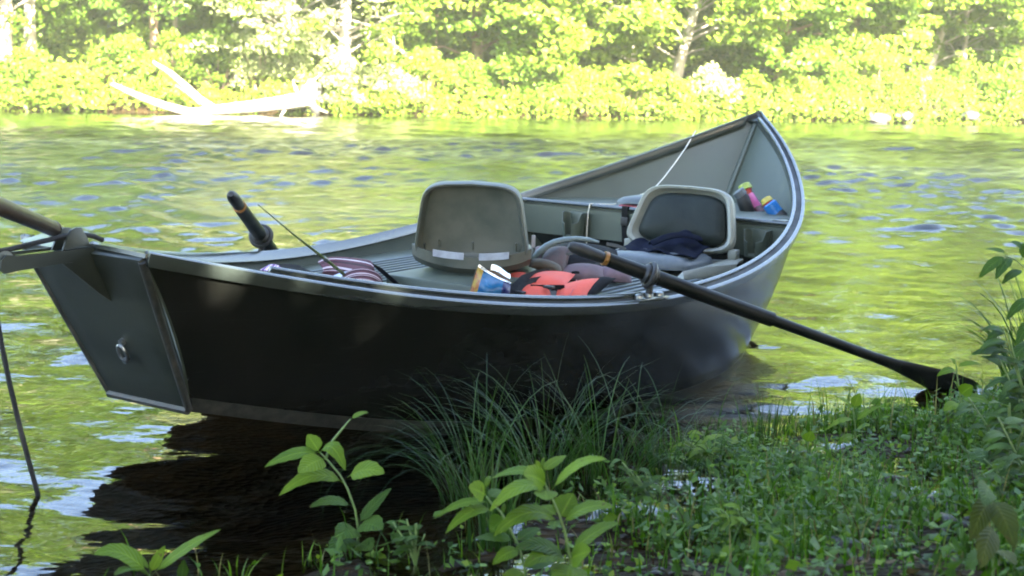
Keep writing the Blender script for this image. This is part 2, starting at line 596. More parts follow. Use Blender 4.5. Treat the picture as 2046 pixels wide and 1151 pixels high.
def ground_z(x, y):
    x, y = np.asarray(x, float), np.asarray(y, float)
    d = shore(x) - y + 0.25 * vnoise(x * 2.1, y * 2.1)
    land = -0.004 + 0.19 * smooth01((d - .05) / 2.0) + 0.5 * smooth01((d - 2) / 6) + 0.06 * vnoise(x * 3.5, y * 3.5) * smooth01(d / .3 + .5) + 0.03 * vnoise(x * 9, y * 9)
    bed = -0.02 - 0.34 * smooth01(-d / 2.2) - 0.5 * smooth01((-d - 2) / 8) + 0.05 * vnoise(x * 2, y * 2) + 0.03 * vnoise(x * 8, y * 8)
    z = np.where(d > 0, land, np.minimum(bed + 0.035 * smooth01(1 + d / .3), 0.02))
    e = y - farbank(x)
    fz = -0.85 + 1.25 * smooth01((e + 0.7) / 1.3) + 0.9 * smooth01((e - 0.4) / 6) + 6 * smooth01((e - 8) / 60) + 0.25 * vnoise(x * .8, y * .8) * smooth01(e / 2)
    return np.where(e > -0.7, np.maximum(z, fz), z)


def axis(spec):
    out = []
    for a, b, s in spec:
        out += list(np.arange(a, b, s))
    return np.array(out + [spec[-1][1]])


gx = axis([(-220, -40, 20), (-40, -18, 2), (-18, -4, .7), (-4, 5, .07), (5, 20, .6), (20, 40, 2), (40, 221, 20)])
gy = axis([(-160, -20, 20), (-20, 0, 1), (0, 2, .2), (2, 7.5, .07), (7.5, 36, 1.2), (36, 44, .25), (44, 60, 2), (60, 221, 20)])
XX, YY = np.meshgrid(gx, gy)
ZZ = ground_z(XX, YY)
gv = np.stack([XX, YY, ZZ], -1).reshape(-1, 3)
nx_, ny_ = len(gx), len(gy)
ii, jj = np.meshgrid(np.arange(nx_ - 1), np.arange(ny_ - 1))
a_ = (jj * nx_ + ii).ravel()
gf = np.stack([a_, a_ + 1, a_ + 1 + nx_, a_ + nx_], -1)

m, nt, out = nodes('ground_soil')
p = N(nt, 'ShaderNodeBsdfPrincipled')
tc = N(nt, 'ShaderNodeTexCoord')
n1 = N(nt, 'ShaderNodeTexNoise')
n1.inputs['Scale'].default_value = 9
n1.inputs['Detail'].default_value = 8
n2 = N(nt, 'ShaderNodeTexVoronoi')
n2.inputs['Scale'].default_value = 26
for q in (n1, n2):
    nt.links.new(tc.outputs['Object'], q.inputs['Vector'])
cr = ramp(nt, n1.outputs[0], [(0.3, (0.007, 0.0042, 0.0015)), (0.55, (0.020, 0.0120, 0.0042)), (0.75, (0.046, 0.028, 0.010))])
nt.links.new(cr, p.inputs['Base Color'])
p.inputs['Roughness'].default_value = 0.6
p.inputs['Specular IOR Level'].default_value = 0.05
bp = N(nt, 'ShaderNodeBump')
bp.inputs['Distance'].default_value = 0.03
ad = N(nt, 'ShaderNodeMath', operation='ADD')
nt.links.new(n1.outputs[0], ad.inputs[0])
nt.links.new(n2.outputs[0], ad.inputs[1])
nt.links.new(ad.outputs[0], bp.inputs['Height'])
nt.links.new(bp.outputs[0], p.inputs['Normal'])
nt.links.new(p.outputs[0], out.inputs[0])
MAT['soil'] = m
structure(link('ground', mesh_np('ground', gv, gf, 'soil', True)))

# ---- river water
m, nt, out = nodes('river_water')
tc = N(nt, 'ShaderNodeTexCoord')
sep = N(nt, 'ShaderNodeSeparateXYZ')
nt.links.new(tc.outputs['Object'], sep.inputs[0])


def wave(scale, sx, detail, rough, rot=0.0, dist=0.0):
    mp = N(nt, 'ShaderNodeMapping')
    mp.inputs['Scale'].default_value = (sx, 1, 1)
    mp.inputs['Rotation'].default_value = (0, 0, rot)
    nt.links.new(tc.outputs['Object'], mp.inputs[0])
    q = N(nt, 'ShaderNodeTexNoise')
    q.inputs['Scale'].default_value = scale
    q.inputs['Detail'].default_value = detail
    q.inputs['Roughness'].default_value = rough
    q.inputs['Distortion'].default_value = dist
    nt.links.new(mp.outputs[0], q.inputs['Vector'])
    return q.outputs[0]


def mth(op, a, b):
    q = N(nt, 'ShaderNodeMath', operation=op)
    for i, x in enumerate((a, b)):
        if isinstance(x, (int, float)):
            q.inputs[i].default_value = x
        else:
            nt.links.new(x, q.inputs[i])
    return q.outputs[0]


def mrange(v, a, b, c, d):
    q = N(nt, 'ShaderNodeMapRange', interpolation_type='SMOOTHSTEP')
    for k, x in zip(('From Min', 'From Max', 'To Min', 'To Max'), (a, b, c, d)):
        q.inputs[k].default_value = x
    nt.links.new(v, q.inputs['Value'])
    return q.outputs[0]


fine = wave(11, 0.5, 2.0, 0.5, 0.2)
hh_ = mth('MULTIPLY', fine, 0.0045)
bp = N(nt, 'ShaderNodeBump')
bp.inputs['Distance'].default_value = 1.0
bp.inputs['Strength'].default_value = 1.0
nt.links.new(hh_, bp.inputs['Height'])
gl = N(nt, 'ShaderNodeBsdfGlossy')
# ripples too small to model at a distance widen the reflection where the current is broken
rif = mth('MULTIPLY', mrange(sep.outputs[1], 7, 14, 0.0, 1.0), mrange(sep.outputs[1], 24, 33, 1.0, 0.25))
nt.links.new(mth('ADD', 0.03, mth('MULTIPLY', rif, mrange(wave(0.3, 0.4, 2, 0.5), 0.35, 0.65, 0.09, 0.17))), gl.inputs['Roughness'])
gl.inputs['Color'].default_value = (0.97, 0.97, 0.97, 1)
nt.links.new(bp.outputs[0], gl.inputs['Normal'])
tr = N(nt, 'ShaderNodeBsdfTransparent')
tr.inputs['Color'].default_value = (0.62, 0.55, 0.36, 1)
fr = N(nt, 'ShaderNodeFresnel')
fr.inputs['IOR'].default_value = 1.36
nt.links.new(bp.outputs[0], fr.inputs['Normal'])
ms = N(nt, 'ShaderNodeMixShader')
nt.links.new(fr.outputs[0], ms.inputs[0])
nt.links.new(tr.outputs[0], ms.inputs[1])
nt.links.new(gl.outputs[0], ms.inputs[2])
nt.links.new(ms.outputs[0], out.inputs[0])
MAT['water'] = m
# the surface itself is modelled: many crossing ripples, steeper where the current breaks into a riffle
wx = axis([(-220, -40, 30), (-40, -18, 2), (-18, -9, .2), (-9, -4, .1), (-4, 4.5, .05), (4.5, 9, .1), (9, 18, .2), (18, 40, 2), (40, 221, 30)])
wy = axis([(-8, 2, 1), (2, 9, .035), (9, 27, .05), (27, 43, .10), (43, 81, 4)])
WX, WY = np.meshgrid(wx, wy)
wr = np.random.default_rng(5)
NC = 72
lam = np.exp(wr.uniform(np.log(.15), np.log(2.2), NC))
th = wr.normal(math.pi / 2, .75, NC)
ph = wr.uniform(0, 2 * np.pi, NC)
riff = smooth01((WY - 7) / 5) * (1 - .88 * smooth01((WY - 23) / 9))
pat = .7 + .6 * smooth01((vnoise(WX * .25, WY * .22) + vnoise(WX * .6 + 7, WY * .5) * .6 + .3) / .6)
calm = 1 - .2 * smooth01((WX + WY * .0 - .9) / 1.5) * (1 - smooth01((WY - 8) / 4))
slope_s = (.080 * calm + .19 * riff) * pat
slope_l = (.066 * calm + .032 * riff) * pat
ZW = np.zeros_like(WX)
for q in range(NC):
    kx, ky = 2 * np.pi / lam[q] * math.cos(th[q]), 2 * np.pi / lam[q] * math.sin(th[q])
    a0 = lam[q] / (2 * np.pi) * math.sqrt(2.0 / NC)
    lim = 1 - smooth01((WY - lam[q] * 85) / 5) if lam[q] < .5 else 1.0
    ZW += a0 * (slope_s if lam[q] < .5 else slope_l) * lim * np.cos(kx * WX + ky * WY + ph[q])
edge = smooth01((18 - np.abs(WX)) / 2) * smooth01((WY - 1.8) / 1.0) * smooth01((43.5 - WY) / 2)
ZW *= edge
nwx, nwy = len(wx), len(wy)
ii, jj = np.meshgrid(np.arange(nwx - 1), np.arange(nwy - 1))
a_ = (jj * nwx + ii).ravel()
structure(link('river_water', mesh_np('river_water', np.stack([WX, WY, ZW], -1).reshape(-1, 3), np.stack([a_, a_ + 1, a_ + 1 + nwx, a_ + nwx], -1), 'water', True)))


# ------------------------------------------------------------------ foliage helpers
def unit(a):
    return a / np.maximum(np.linalg.norm(a, axis=-1, keepdims=True), 1e-9)


def leaf_cloud(name, c, nrm, size, mat, aspect=0.62, fold=0.12):
    """many small folded leaves: c centres, nrm normals, size lengths -> one mesh"""
    n = len(c)
    r = rng.normal(size=(n, 3))
    d = unit(np.cross(nrm, r))
    s = np.cross(nrm, d)
    L = size[:, None]
    w = L * aspect
    a = c - d * L * .5
    b = c + d * L * .5 - nrm * L * .10
    m1 = c - d * L * .05 + s * w * .5 - nrm * L * fold
    m2 = c - d * L * .05 - s * w * .5 - nrm * L * fold
    v = np.stack([a, m1, b, m2], 1).reshape(-1, 3)
    k = np.arange(n) * 4
    f = np.concatenate([np.stack([k, k + 1, k + 2], -1), np.stack([k, k + 2, k + 3], -1)])
    return mesh_np(name, v, f, mat)


def clumps(cc, rad, per, flat=0.45, face=(0, -0.45, 0.8), jit=0.75):
    """leaves in clumps round the centres cc"""
    k = len(cc)
    idx = np.repeat(np.arange(k), per)
    q = unit(rng.normal(size=(len(idx), 3))) * (rng.random((len(idx), 1)) ** 0.45)
    rr = np.asarray(rad)[idx][:, None] if hasattr(rad, '__len__') else rad
    off = q * rr
    off[:, 2] *= flat
    off[:, 2] -= (off[:, 0] ** 2 + off[:, 1] ** 2) * 0.25 / np.maximum(rr[:, 0] if hasattr(rr, 'shape') else rr, .1)
    nrm = unit(np.asarray(face)[None] + rng.normal(size=(len(idx), 3)) * jit * 0.6 + off * 0.3)
    return cc[idx] + off, nrm


def limb(g, p0, p1, r0, r1, sag=0.0, n=6, k=5, wob=0.06):
    p0, p1 = Vector(p0), Vector(p1)
    L = (p1 - p0).length
    pts = []
    for i in range(k + 1):
        t = i / k
        q = p0.lerp(p1, t)
        q.z -= sag * 4 * t * (1 - t)
        if 0 < i < k:
            q += Vector((random.gauss(0, 1), random.gauss(0, 1), random.gauss(0, 1))) * wob * L / 4
        pts.append(q)
    g.tube(pts, [r0 + (r1 - r0) * i / k for i in range(k + 1)], n)
    return pts


# gaps in the foliage where the photo shows bare trunks: (column at the foot, row, column at the top, row)
BARE = [(1335, 175, 1386, 0), (1866, 125, 1920, 0), (688, 150, 692, 0), (950, 165, 946, 85), (1948, 110, 1942, 0), (70, 100, 84, 0)]


def hides_trunk(w):
    px = W / 2 + w[0] / w[1] * F
    py = HOR + (CAM_H - w[2]) / w[1] * F
    for x0, y0, x1, y1 in BARE:
        if y1 - 8 < py < y0 + 4 and abs(px - (x0 + (x1 - x0) * (y0 - py) / (y0 - y1))) < 40:
            return random.random() < .9
    return False


def tree(name, x, y, height, lean, r0, bark, leaf, label, group, low=1.2, crad=3.0, n_low=46, n_up=95,
         leaf_low=0.17, leaf_up=0.34, per_low=95, per_up=46, gaps=None, trunk_top=None, dead=0, zbase=None, face=(0.15, -0.5, 0.75)):
    z0 = float(ground_z(x, y)) if zbase is None else zbase
    root = empty(name, (x, y, z0))
    tag(root, label, 'tree', group)
    g = G()
    tt = trunk_top if trunk_top else height * 0.8
    pts, rad = [], []
    for i in range(11):
        t = i / 10
        bend = math.sin(t * 2.1 + x) * 0.12 * t
        pts.append(Vector((lean[0] * tt * t + bend, lean[1] * tt * t, tt * t - 0.25 * (i == 0))))
        rad.append(r0 * (1.35 if i == 0 else 1) * (1 - 0.78 * t))
    g.tube(pts, rad, 10)
    ax = lambda z: Vector((lean[0] * z, lean[1] * z, z))
    cl, cu = [], []
    # limbs carry the clumps
    for i in range(int(n_low * 1.7) if y > 30 else n_low):
        z = low + (4.8 - low) * random.random()
        a = random.uniform(0, 2 * math.pi)
        rr = crad * math.sqrt(random.random()) * (0.55 + 0.45 * min(1, z / 3))
        p_ = ax(z) + Vector((rr * math.cos(a), rr * math.sin(a) - (.7 if y > 30 else 0), 0))
        if y > 30 and hides_trunk((x + p_.x, y + p_.y, z0 + p_.z)):
            continue
        cl.append(p_)
        if i % 3 == 0:
            limb(g, ax(max(0.6, z - 0.25 * rr)), p_, r0 * 0.18, 0.012, sag=-0.1 * rr, n=5)
    for i in range(n_up):
        t = random.random()
        z = 4.6 + (height - 4.6) * t
        a = random.uniform(0, 2 * math.pi)
        env = crad * 1.1 * math.sqrt(max(0.05, 1 - (2 * t - 0.75) ** 2 / 1.6))
        rr = env * math.sqrt(random.random())
        p_ = ax(min(z, tt)) + Vector((rr * math.cos(a), rr * math.sin(a), z - min(z, tt)))
        cu.append(p_)
        if i % 3 == 0:
            limb(g, ax(min(tt * .95, max(3, z - 0.45 * rr))), p_, r0 * 0.22, 0.015, sag=-0.08 * rr, n=5)
    for i in range(dead):
        z = random.uniform(0.8, 3.2)
        a = random.uniform(math.pi * 1.05, math.pi * 1.95)
        e = ax(z) + Vector((math.cos(a) * 1.8, math.sin(a) * 1.0, random.uniform(-.5, .9)))
        pp = limb(g, ax(z), e, 0.045, 0.012, n=5, wob=0.12)
        for q in pp[2:5]:
            limb(g, q, q + Vector((random.uniform(-.6, .6), random.uniform(-.4, .2), random.uniform(-.5, .6))), 0.02, 0.006, n=4, k=3, wob=.15)
    g.obj('trunk', bark, root, True)
    cs, ns, ss = [], [], []
    if cl:
        cl = np.array([tuple(q) for q in cl])
        c, nn = clumps(cl, rng.uniform(0.35, 0.8, len(cl)), per_low, 0.38, face)
        cs.append(c); ns.append(nn); ss.append(rng.uniform(.7, 1.25, len(c)) * leaf_low)
    if cu:
        cu = np.array([tuple(q) for q in cu])
        c, nn = clumps(cu, rng.uniform(0.6, 1.3, len(cu)), per_up, 0.5, face)
        cs.append(c); ns.append(nn); ss.append(rng.uniform(.7, 1.25, len(c)) * leaf_up)
    c, nn, s_ = np.concatenate(cs), np.concatenate(ns), np.concatenate(ss)
    if gaps:
        keep = np.ones(len(c), bool)
        sv = np.array(SUN)
        for gp, gr in gaps:
            d = c + np.array([x, y, z0]) - np.array(gp)
            dd = np.linalg.norm(d - (d @ sv)[:, None] * sv, axis=1)
            keep &= dd > gr
        c, nn, s_ = c[keep], nn[keep], s_[keep]
    link('crown', leaf_cloud('crown', c, nn, s_, leaf), root)
    return root


def shrub(name, x, y, w, h, leaf, label, group, n=26, per=60, size=0.12, stems=True, z0=None, face=(0.1, -0.5, 0.75)):
    zb = float(ground_z(x, y)) if z0 is None else z0
    root = empty(name, (x, y, zb))
    tag(root, label, 'shrub', group)
    cc = []
    for i in range(n):
        a = random.uniform(0, 2 * math.pi)
        r = math.sqrt(random.random())
        t = random.random() ** 0.8
        cc.append((r * math.cos(a) * w * .5 * (1.05 - .5 * t), r * math.sin(a) * w * .4 * (1.05 - .5 * t), 0.1 + h * t * (1 - .35 * r)))
    if stems:
        g = G()
        for i, q in enumerate(cc):
            if i % 3 == 0:
                limb(g, (q[0] * .15, q[1] * .15, -0.1), q, 0.022, 0.006, n=4, k=3)
        g.obj('stem', 'barkbrown', root)
    cc = np.array(cc)
    c, nn = clumps(cc, rng.uniform(.22, .42, len(cc)) * (0.6 + 0.25 * w), per, 0.6, face)
    c[:, 2] = np.maximum(c[:, 2], 0.02)
    link('foliage', leaf_cloud('foliage', c, nn, rng.uniform(.65, 1.3, len(c)) * size, leaf), root)
    return root


def fx(px, y=40.0):            # photo column -> x at the far bank's depth
    return (px - 1023) / F * y


# ------------------------------------------------------------------ far bank
FT = 'trees along the far bank'
far_trees = [
    # name, px, y, height, lean, r, bark, leaf, label, kw
    ('leaning_tree', 62, 42.0, 14.5, (0.05, 0), .20, 'bark', 'leaf_far', 'grey-trunked tree at the far left end of the opposite bank', dict(low=1.4, n_low=34)),
    ('broadleaf_tree', 108, 43.0, 13.5, (0.02, 0), .17, 'barkpale', 'leaf_far', 'pale-trunked tree just right of the grey-trunked tree, far left bank', dict(low=1.6, n_low=30)),
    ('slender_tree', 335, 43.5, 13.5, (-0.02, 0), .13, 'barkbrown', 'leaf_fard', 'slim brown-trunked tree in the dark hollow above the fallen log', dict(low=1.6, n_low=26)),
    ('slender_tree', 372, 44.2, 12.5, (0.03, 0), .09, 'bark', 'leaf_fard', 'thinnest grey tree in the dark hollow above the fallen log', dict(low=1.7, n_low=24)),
    ('dead_branched_tree', 570, 41.4, 10, (0.07, 0), .17, 'deadwood', 'leaf_farglare', 'bleached half-dead tree with tangled bare branches behind the log', dict(low=1.2, n_low=40, dead=16)),
    ('broadleaf_tree', 688, 41.2, 14.5, (0.015, 0), .19, 'barkpale', 'leaf_fary', 'straight pale-trunked tree just right of the bleached half-dead tree', dict(low=1.1, n_low=40, dead=3)),
    ('maple_tree', 948, 42.4, 14.5, (-0.01, 0), .16, 'barkbrown', 'leaf_far', 'brown-trunked maple above the swivel seat, mid far bank', dict(low=0.9, n_low=58, dead=2)),
    ('maple_tree', 1130, 41.6, 13.5, (0.02, 0), .13, 'bark', 'leaf_fary', 'bushy yellow-green maple whose boughs hide its trunk, mid far bank', dict(low=0.8, n_low=70, crad=2.8)),
    ('slender_tree', 1258, 42.8, 13.5, (0.0, 0), .11, 'barkpale', 'leaf_far', 'slim upright tree left of the pale slanting trunk', dict(low=1.0, n_low=46)),
    ('leaning_tree', 1335, 41.5, 14.5, (0.26, 0), .16, 'barkpale', 'leaf_fary', 'pale trunk slanting right above the bow of the boat', dict(low=1.4, n_low=46)),
    ('maple_tree', 1560, 42.0, 14.5, (0.02, 0), .18, 'barkbrown', 'leaf_far', 'broad maple with layered boughs right of the bow tip', dict(low=0.9, n_low=74, crad=3.2)),
    ('maple_tree', 1730, 42.6, 14.5, (-0.02, 0), .18, 'bark', 'leaf_fary', 'sunlit maple between the broad maple and the right slanting trunk', dict(low=0.8, n_low=66, crad=3.0)),
    ('leaning_tree', 1862, 42.6, 14.5, (0.26, 0), .15, 'barkpale', 'leaf_far', 'pale trunk slanting right near the right end of the far bank', dict(low=1.1, n_low=44)),
    ('slender_tree', 1950, 43.2, 12.5, (-0.02, 0), .09, 'barkpale', 'leaf_far', 'thin pale forked tree at the right end of the far bank', dict(low=1.1, n_low=42)),
    ('maple_tree', 2080, 42.2, 14.5, (0.0, 0), .18, 'bark', 'leaf_fary', 'maple cut off by the right edge of the photo', dict(low=0.8, n_low=60)),
]
for nm, px, y, hgt, lean, r, bark, leaf, lab, kw in far_trees:
    xx = fx(px, y)
    kw['leaf_low'] = {'leaning_tree': .16, 'broadleaf_tree': .14, 'slender_tree': .12, 'dead_branched_tree': .13}.get(nm, .18)
    tree(nm, xx, y + 0.15 * xx, hgt, lean, r, bark, leaf, lab, FT, **kw)

# shrubs along the water's edge
SG = 'shrubs along the far waterline'
far_shrubs = [
    (20, 0.2, 2.2, 1.3, 'leaf_far', 'low leafy shrub at the far left waterline'),
    (110, 0.3, 2.0, 1.5, 'leaf_far', 'shrub left of the fallen log, second from the left edge'),
    (185, 0.2, 1.9, 1.1, 'leaf_fary', 'yellow-green shrub against the left tip of the fallen log'),
    (255, 2.0, 2.0, 1.5, 'leaf_far', 'shrub rising behind the lower arm of the log'),
    (345, 2.2, 1.5, 1.6, 'leaf_fary', 'yellowish shrub rising between the two arms of the log'),
    (430, 2.2, 2.4, 2.0, 'leaf_far', 'tall green shrub behind the upper arm of the log'),
    (520, 1.6, 2.2, 2.1, 'leaf_farglare', 'shrub painted pale for glare under the half-dead tree, left one'),
    (600, 1.5, 2.2, 1.7, 'leaf_farglare', 'shrub painted pale for glare above the grey stump'),
    (690, 0.4, 2.0, 1.3, 'leaf_farglare', 'pale shrub just right of the grey stump'),
    (770, 0.3, 2.2, 1.2, 'leaf_farglare', 'bright shrub on the waterline left of the dark bank gap'),
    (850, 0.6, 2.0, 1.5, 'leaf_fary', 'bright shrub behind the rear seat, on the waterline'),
    (925, 0.9, 2.0, 1.2, 'leaf_far', 'low green shrub by the dark bank gap'),
    (1005, 0.8, 2.1, 1.5, 'leaf_far', 'green shrub directly above the rear seat, right of the gap'),
    (1085, 0.4, 1.9, 1.2, 'leaf_far', 'small-leaved shrub at mid bank under the bushy maple'),
    (1165, 0.3, 2.1, 1.2, 'leaf_fary', 'bright shrub left of the foot of the slanting trunk'),
    (1245, 0.3, 2.0, 1.3, 'leaf_fary', 'bright shrub below the slim upright tree'),
    (1330, 0.2, 2.0, 1.2, 'leaf_fary', 'bright shrub at the foot of the slanting trunk'),
    (1420, 0.3, 2.1, 1.2, 'leaf_farglare', 'pale shrub left of the bow tip on the waterline'),
    (1500, 0.2, 1.9, 1.1, 'leaf_fary', 'shrub directly behind the bow tip'),
    (1590, 0.3, 2.0, 1.2, 'leaf_fary', 'shrub just right of the bow tip on the waterline'),
    (1670, 0.4, 1.9, 1.4, 'leaf_far', 'shrub left of the first large bank rock'),
    (1760, 0.6, 1.9, 1.7, 'leaf_fary', 'bright shrub above the first bank rock'),
    (1870, 0.5, 1.9, 1.4, 'leaf_far', 'shrub between the two larger bank rocks'),
    (1960, 0.8, 1.9, 1.5, 'leaf_fary', 'bright shrub above the second bank rock'),
    (2040, 0.4, 2.0, 1.3, 'leaf_far', 'shrub at the right edge of the far bank'),
]
for px, dy, w_, h_, leaf, lab in far_shrubs:
    xx = fx(px, 40)
    shrub('bank_shrub', xx, float(farbank(xx)) + dy, w_, h_, leaf, lab, SG, n=30, per=84, size=random.uniform(.06, .13), z0=max(0.05, float(ground_z(xx, float(farbank(xx)) + dy))))

# undergrowth and the wood behind: one mass each
uc = []
for i in range(760):
    xx = random.uniform(-17, 18)
    e = random.uniform(0.1, 8)
    yy = float(farbank(xx)) + e
    uc.append((xx, yy, float(ground_z(xx, yy)) + random.uniform(0.05, 0.5 + .16 * e)))
for i in range(330):
    xx = random.uniform(-17, 18)
    yy = float(farbank(xx)) + random.uniform(-.35, .35)
    if fx(212, 38) < xx < fx(640, 39):
        yy += .4
    uc.append((xx, yy, random.uniform(0.12, 0.6)))
uc = np.array(uc)
c, nn = clumps(uc, rng.uniform(.3, .6, len(uc)), 46, 0.7, (0, -.5, .7))
tag(link('undergrowth', leaf_cloud('undergrowth', np.maximum(c, np.array([[-99, -99, .015]])), nn, rng.uniform(.08, .16, len(c)), 'leaf_fary')),
    'low green undergrowth covering the far bank under the trees', 'undergrowth', kind='stuff')
wc = []
for i in range(1200):
    xx = random.uniform(-45, 45)
    yy = 48 + 0.15 * xx + random.uniform(0, 9)
    wc.append((xx, yy, 1.5 + random.random() ** 1.0 * 14))
for i in range(520):
    xx = random.uniform(-24, 25)
    yy = 44.5 + 0.15 * xx + random.uniform(0, 4.5)
    wc.append((xx, yy, float(ground_z(xx, yy)) + random.uniform(.2, 4.0)))
for i in range(420):            # the wooded bank goes on to both sides
    s_ = random.choice((-1, 1))
    xx = s_ * random.uniform(16, 60)
    yy = 43 + 0.15 * xx + random.uniform(0, 6)
    wc.append((xx, yy, 0.5 + random.random() * 13))
wc = np.array(wc)
c, nn = clumps(wc, rng.uniform(.9, 1.7, len(wc)), 60, 0.6, (0, -.5, .7))
tag(link('woods', leaf_cloud('woods', c, nn, rng.uniform(.3, .6, len(c)), 'leaf_far')),
    'dense green wood filling the background behind the bank trees', 'woods', kind='stuff')

# fallen log with two raised arms
yl = 38.4
lr = empty('fallen_log', pxd(400, 228, yl - .8))
tag(lr, 'bleached fallen tree with two raised limbs lying at the far waterline', 'log')
LB = Vector(lr.location)
bk = lambda px, py, d: pxd(px, py, d - LOGD)
LOGD = 1.1
g = G().tube([bk(375, 226, 38.3), bk(430, 220, 38.5), bk(500, 214, 38.7), bk(570, 205, 38.9), bk(622, 196, 39.2)], [.10, .13, .16, .19, .22], 12)
g.obj('log_trunk', 'deadwood', lr, base=LB)
g = G().tube([bk(420, 224, 38.5), bk(375, 224, 38.2), bk(330, 212, 38.0), bk(280, 194, 37.9), bk(224, 168, 37.8)], [.10, .11, .10, .085, .05], 10)
g.obj('limb', 'deadwood', lr, base=LB)
g = G().tube([bk(425, 216, 38.5), bk(400, 200, 38.5), bk(370, 172, 38.6), bk(340, 146, 38.7), bk(306, 124, 38.8)], [.10, .10, .085, .07, .035], 10)
g.obj('limb', 'deadwood', lr, base=LB)
g = G().tube([bk(400, 208, 38.4), bk(375, 186, 38.4), bk(350, 170, 38.5)], [.035, .03, .015], 6)
g.obj('branch', 'barkbrown', lr, base=LB)
g = G()
for q in ((590, 198, 640, 150), (600, 200, 585, 160), (612, 205, 655, 225), (580, 208, 560, 232)):
    limb(g, bk(q[0], q[1], 39), bk(q[2], q[3], 38.8), .07, .015, n=6, k=4, wob=.15)
g.obj('root', 'deadwood', lr, base=LB)


def rock(name, loc, s, mat, label, group=None, seed=0, cat='rock'):
    r_ = np.random.default_rng(seed)
    bm = bmesh.new()
    bmesh.ops.create_icosphere(bm, subdivisions=3, radius=1)
    ks = r_.normal(size=(7, 3))
    am = r_.uniform(.05, .14, 7)
    for v in bm.verts:
        d = v.co.normalized()
        k = 1 + sum(a * math.sin(3 * d.dot(Vector(q)) + i) for i, (q, a) in enumerate(zip(ks, am)))
        for q in ks[:5]:
            qq = Vector(q).normalized()
            e = d.dot(qq) * k
            if e > 0.78:
                k *= 0.78 / e
        v.co = Vector((d.x * s[0], d.y * s[1], d.z * s[2])) * k
    me = bpy.data.meshes.new(name)
    for f in bm.faces:
        f.smooth = True
    bm.to_mesh(me)
    bm.free()
    me.materials.append(MAT[mat])
    o = link(name, me)
    o.location = loc
    return tag(o, label, cat, group)


st = rock('tree_stump', pxd(622, 200, 38.7), (.34, .3, .48), 'rock', 'grey weathered stump at the right end of the fallen log', None, 3, 'stump')
RB = 'rocks on the far bank'
rock('bank_rock', pxd(1808, 232, 40.3), (.20, .18, .12), 'rock', 'larger dull rock on the far waterline, left one of two', RB, 5)
rock('bank_rock', pxd(1938, 232, 40.5), (.26, .2, .13), 'rock', 'largest dull rock on the far waterline, right one of two', RB, 8)
rock('bank_rock', pxd(1755, 240, 40.1), (.25, .2, .14), 'rock', 'small dull rock at the far waterline left of the two larger rocks', RB, 9)

# fallen bare branch leaning in front of the maples
LOGD = 0.0
db = empty('bare_branch', pxd(845, 135, 40.6))
tag(db, 'bare pale branch with crooked twigs leaning out over the far bank', 'branch')
LB = Vector(db.location)
g = G()
g.tube([bk(845, 135, 40.6), bk(815, 112, 40.5), bk(785, 90, 40.4), bk(765, 70, 40.4), bk(742, 52, 40.4), bk(700, 40, 40.5)], [.05, .045, .04, .035, .03, .02], 6)
g.obj('bough', 'deadwood', db, base=LB)
for q in (((785, 90), (790, 105), (782, 118)), ((765, 70), (785, 66), (787, 92), (780, 115)), ((765, 70), (748, 82), (742, 92)), ((742, 52), (790, 30), (805, 5)), ((742, 62), (735, 75), (741, 90))):
    G().tube([bk(a, b, 40.35) for a, b in q], [.028] * (len(q) - 1) + [.012], 5).obj('twig', 'deadwood', db, base=LB)

# ------------------------------------------------------------------ near bank trees: they shade the boat and the bank
hull_pt = lambda u, v, z: tuple(BM @ Vector((u, v, z)))
DAPPLE_GAPS = [(hull_pt(0.26, -.43, .47), .085), (hull_pt(0.42, -.46, .38), .06), (hull_pt(0.50, -.49, .48), .06), (hull_pt(-.05, -.38, .63), .11),
        (hull_pt(0.16, -.46, .60), .07), (hull_pt(0.42, -.54, .53), .06), (hull_pt(1.42, -.78, .2), .05), (hull_pt(1.9, -.35, .42), .06)]  # holes cut in the unseen crowns along sun rays to shape hull dapples
NT = 'trees on the near bank behind the camera'
near = [
    (2.2, -3.2, 10.5, 3.2, 'tall tree on the near bank right behind the camera'),
    (5.6, -2.2, 11, 3.4, 'leafy tree on the near bank, back right of the camera'),
    (4.6, -6.6, 13, 3.8, 'tall leafy tree farther back on the near bank'),
    (8.8, -4.6, 13, 3.8, 'spreading tree on the near bank far to the right'),
    (-1.6, -6.2, 12, 3.4, 'leafy tree behind the camera towards the left'),
    (8.6, 1.0, 11, 3.3, 'leafy tree on the near bank right of the frame'),
    (5.3, 0.5, 9, 2.1, 'small unseen tree added right of the frame to block sun spots on the bow'),  # crown added to close canopy holes that let sun spots through
]
for x, y, hgt, cr_, lab in near:
    tree('shade_tree', x, y, hgt, (0.02, 0.03), .2, 'bark', 'leaf_near', lab, NT, low=2.9, crad=cr_, n_low=26, n_up=120,
         leaf_low=.26, leaf_up=.30, per_low=60, per_up=80, gaps=DAPPLE_GAPS, face=(0, 0, 1))
nc = []  # unseen foliage added to keep sky light off the near hull side
for i in range(260):
    xx = random.uniform(-9, 14)
    yy = min(-2.2, float(shore(xx)) - 4.2) + random.uniform(-5, 0)
    nc.append((xx, yy, float(ground_z(xx, yy)) + random.uniform(0.1, 3.4)))
for i in range(90):
    xx = random.uniform(4.6, 9)
    yy = random.uniform(-1, 5.2)
    nc.append((xx, yy, 0.4 + random.uniform(0.1, 3.6)))
nc = np.array(nc)
c, nn = clumps(nc, rng.uniform(.5, .9, len(nc)), 60, 0.7, (0, .2, .8))
tag(link('sky_block_thicket', leaf_cloud('sky_block_thicket', c, nn, rng.uniform(.16, .3, len(c)), 'leaf_near')),
    'unseen green thicket added behind the camera to block sky from the hull', 'thicket', kind='stuff')
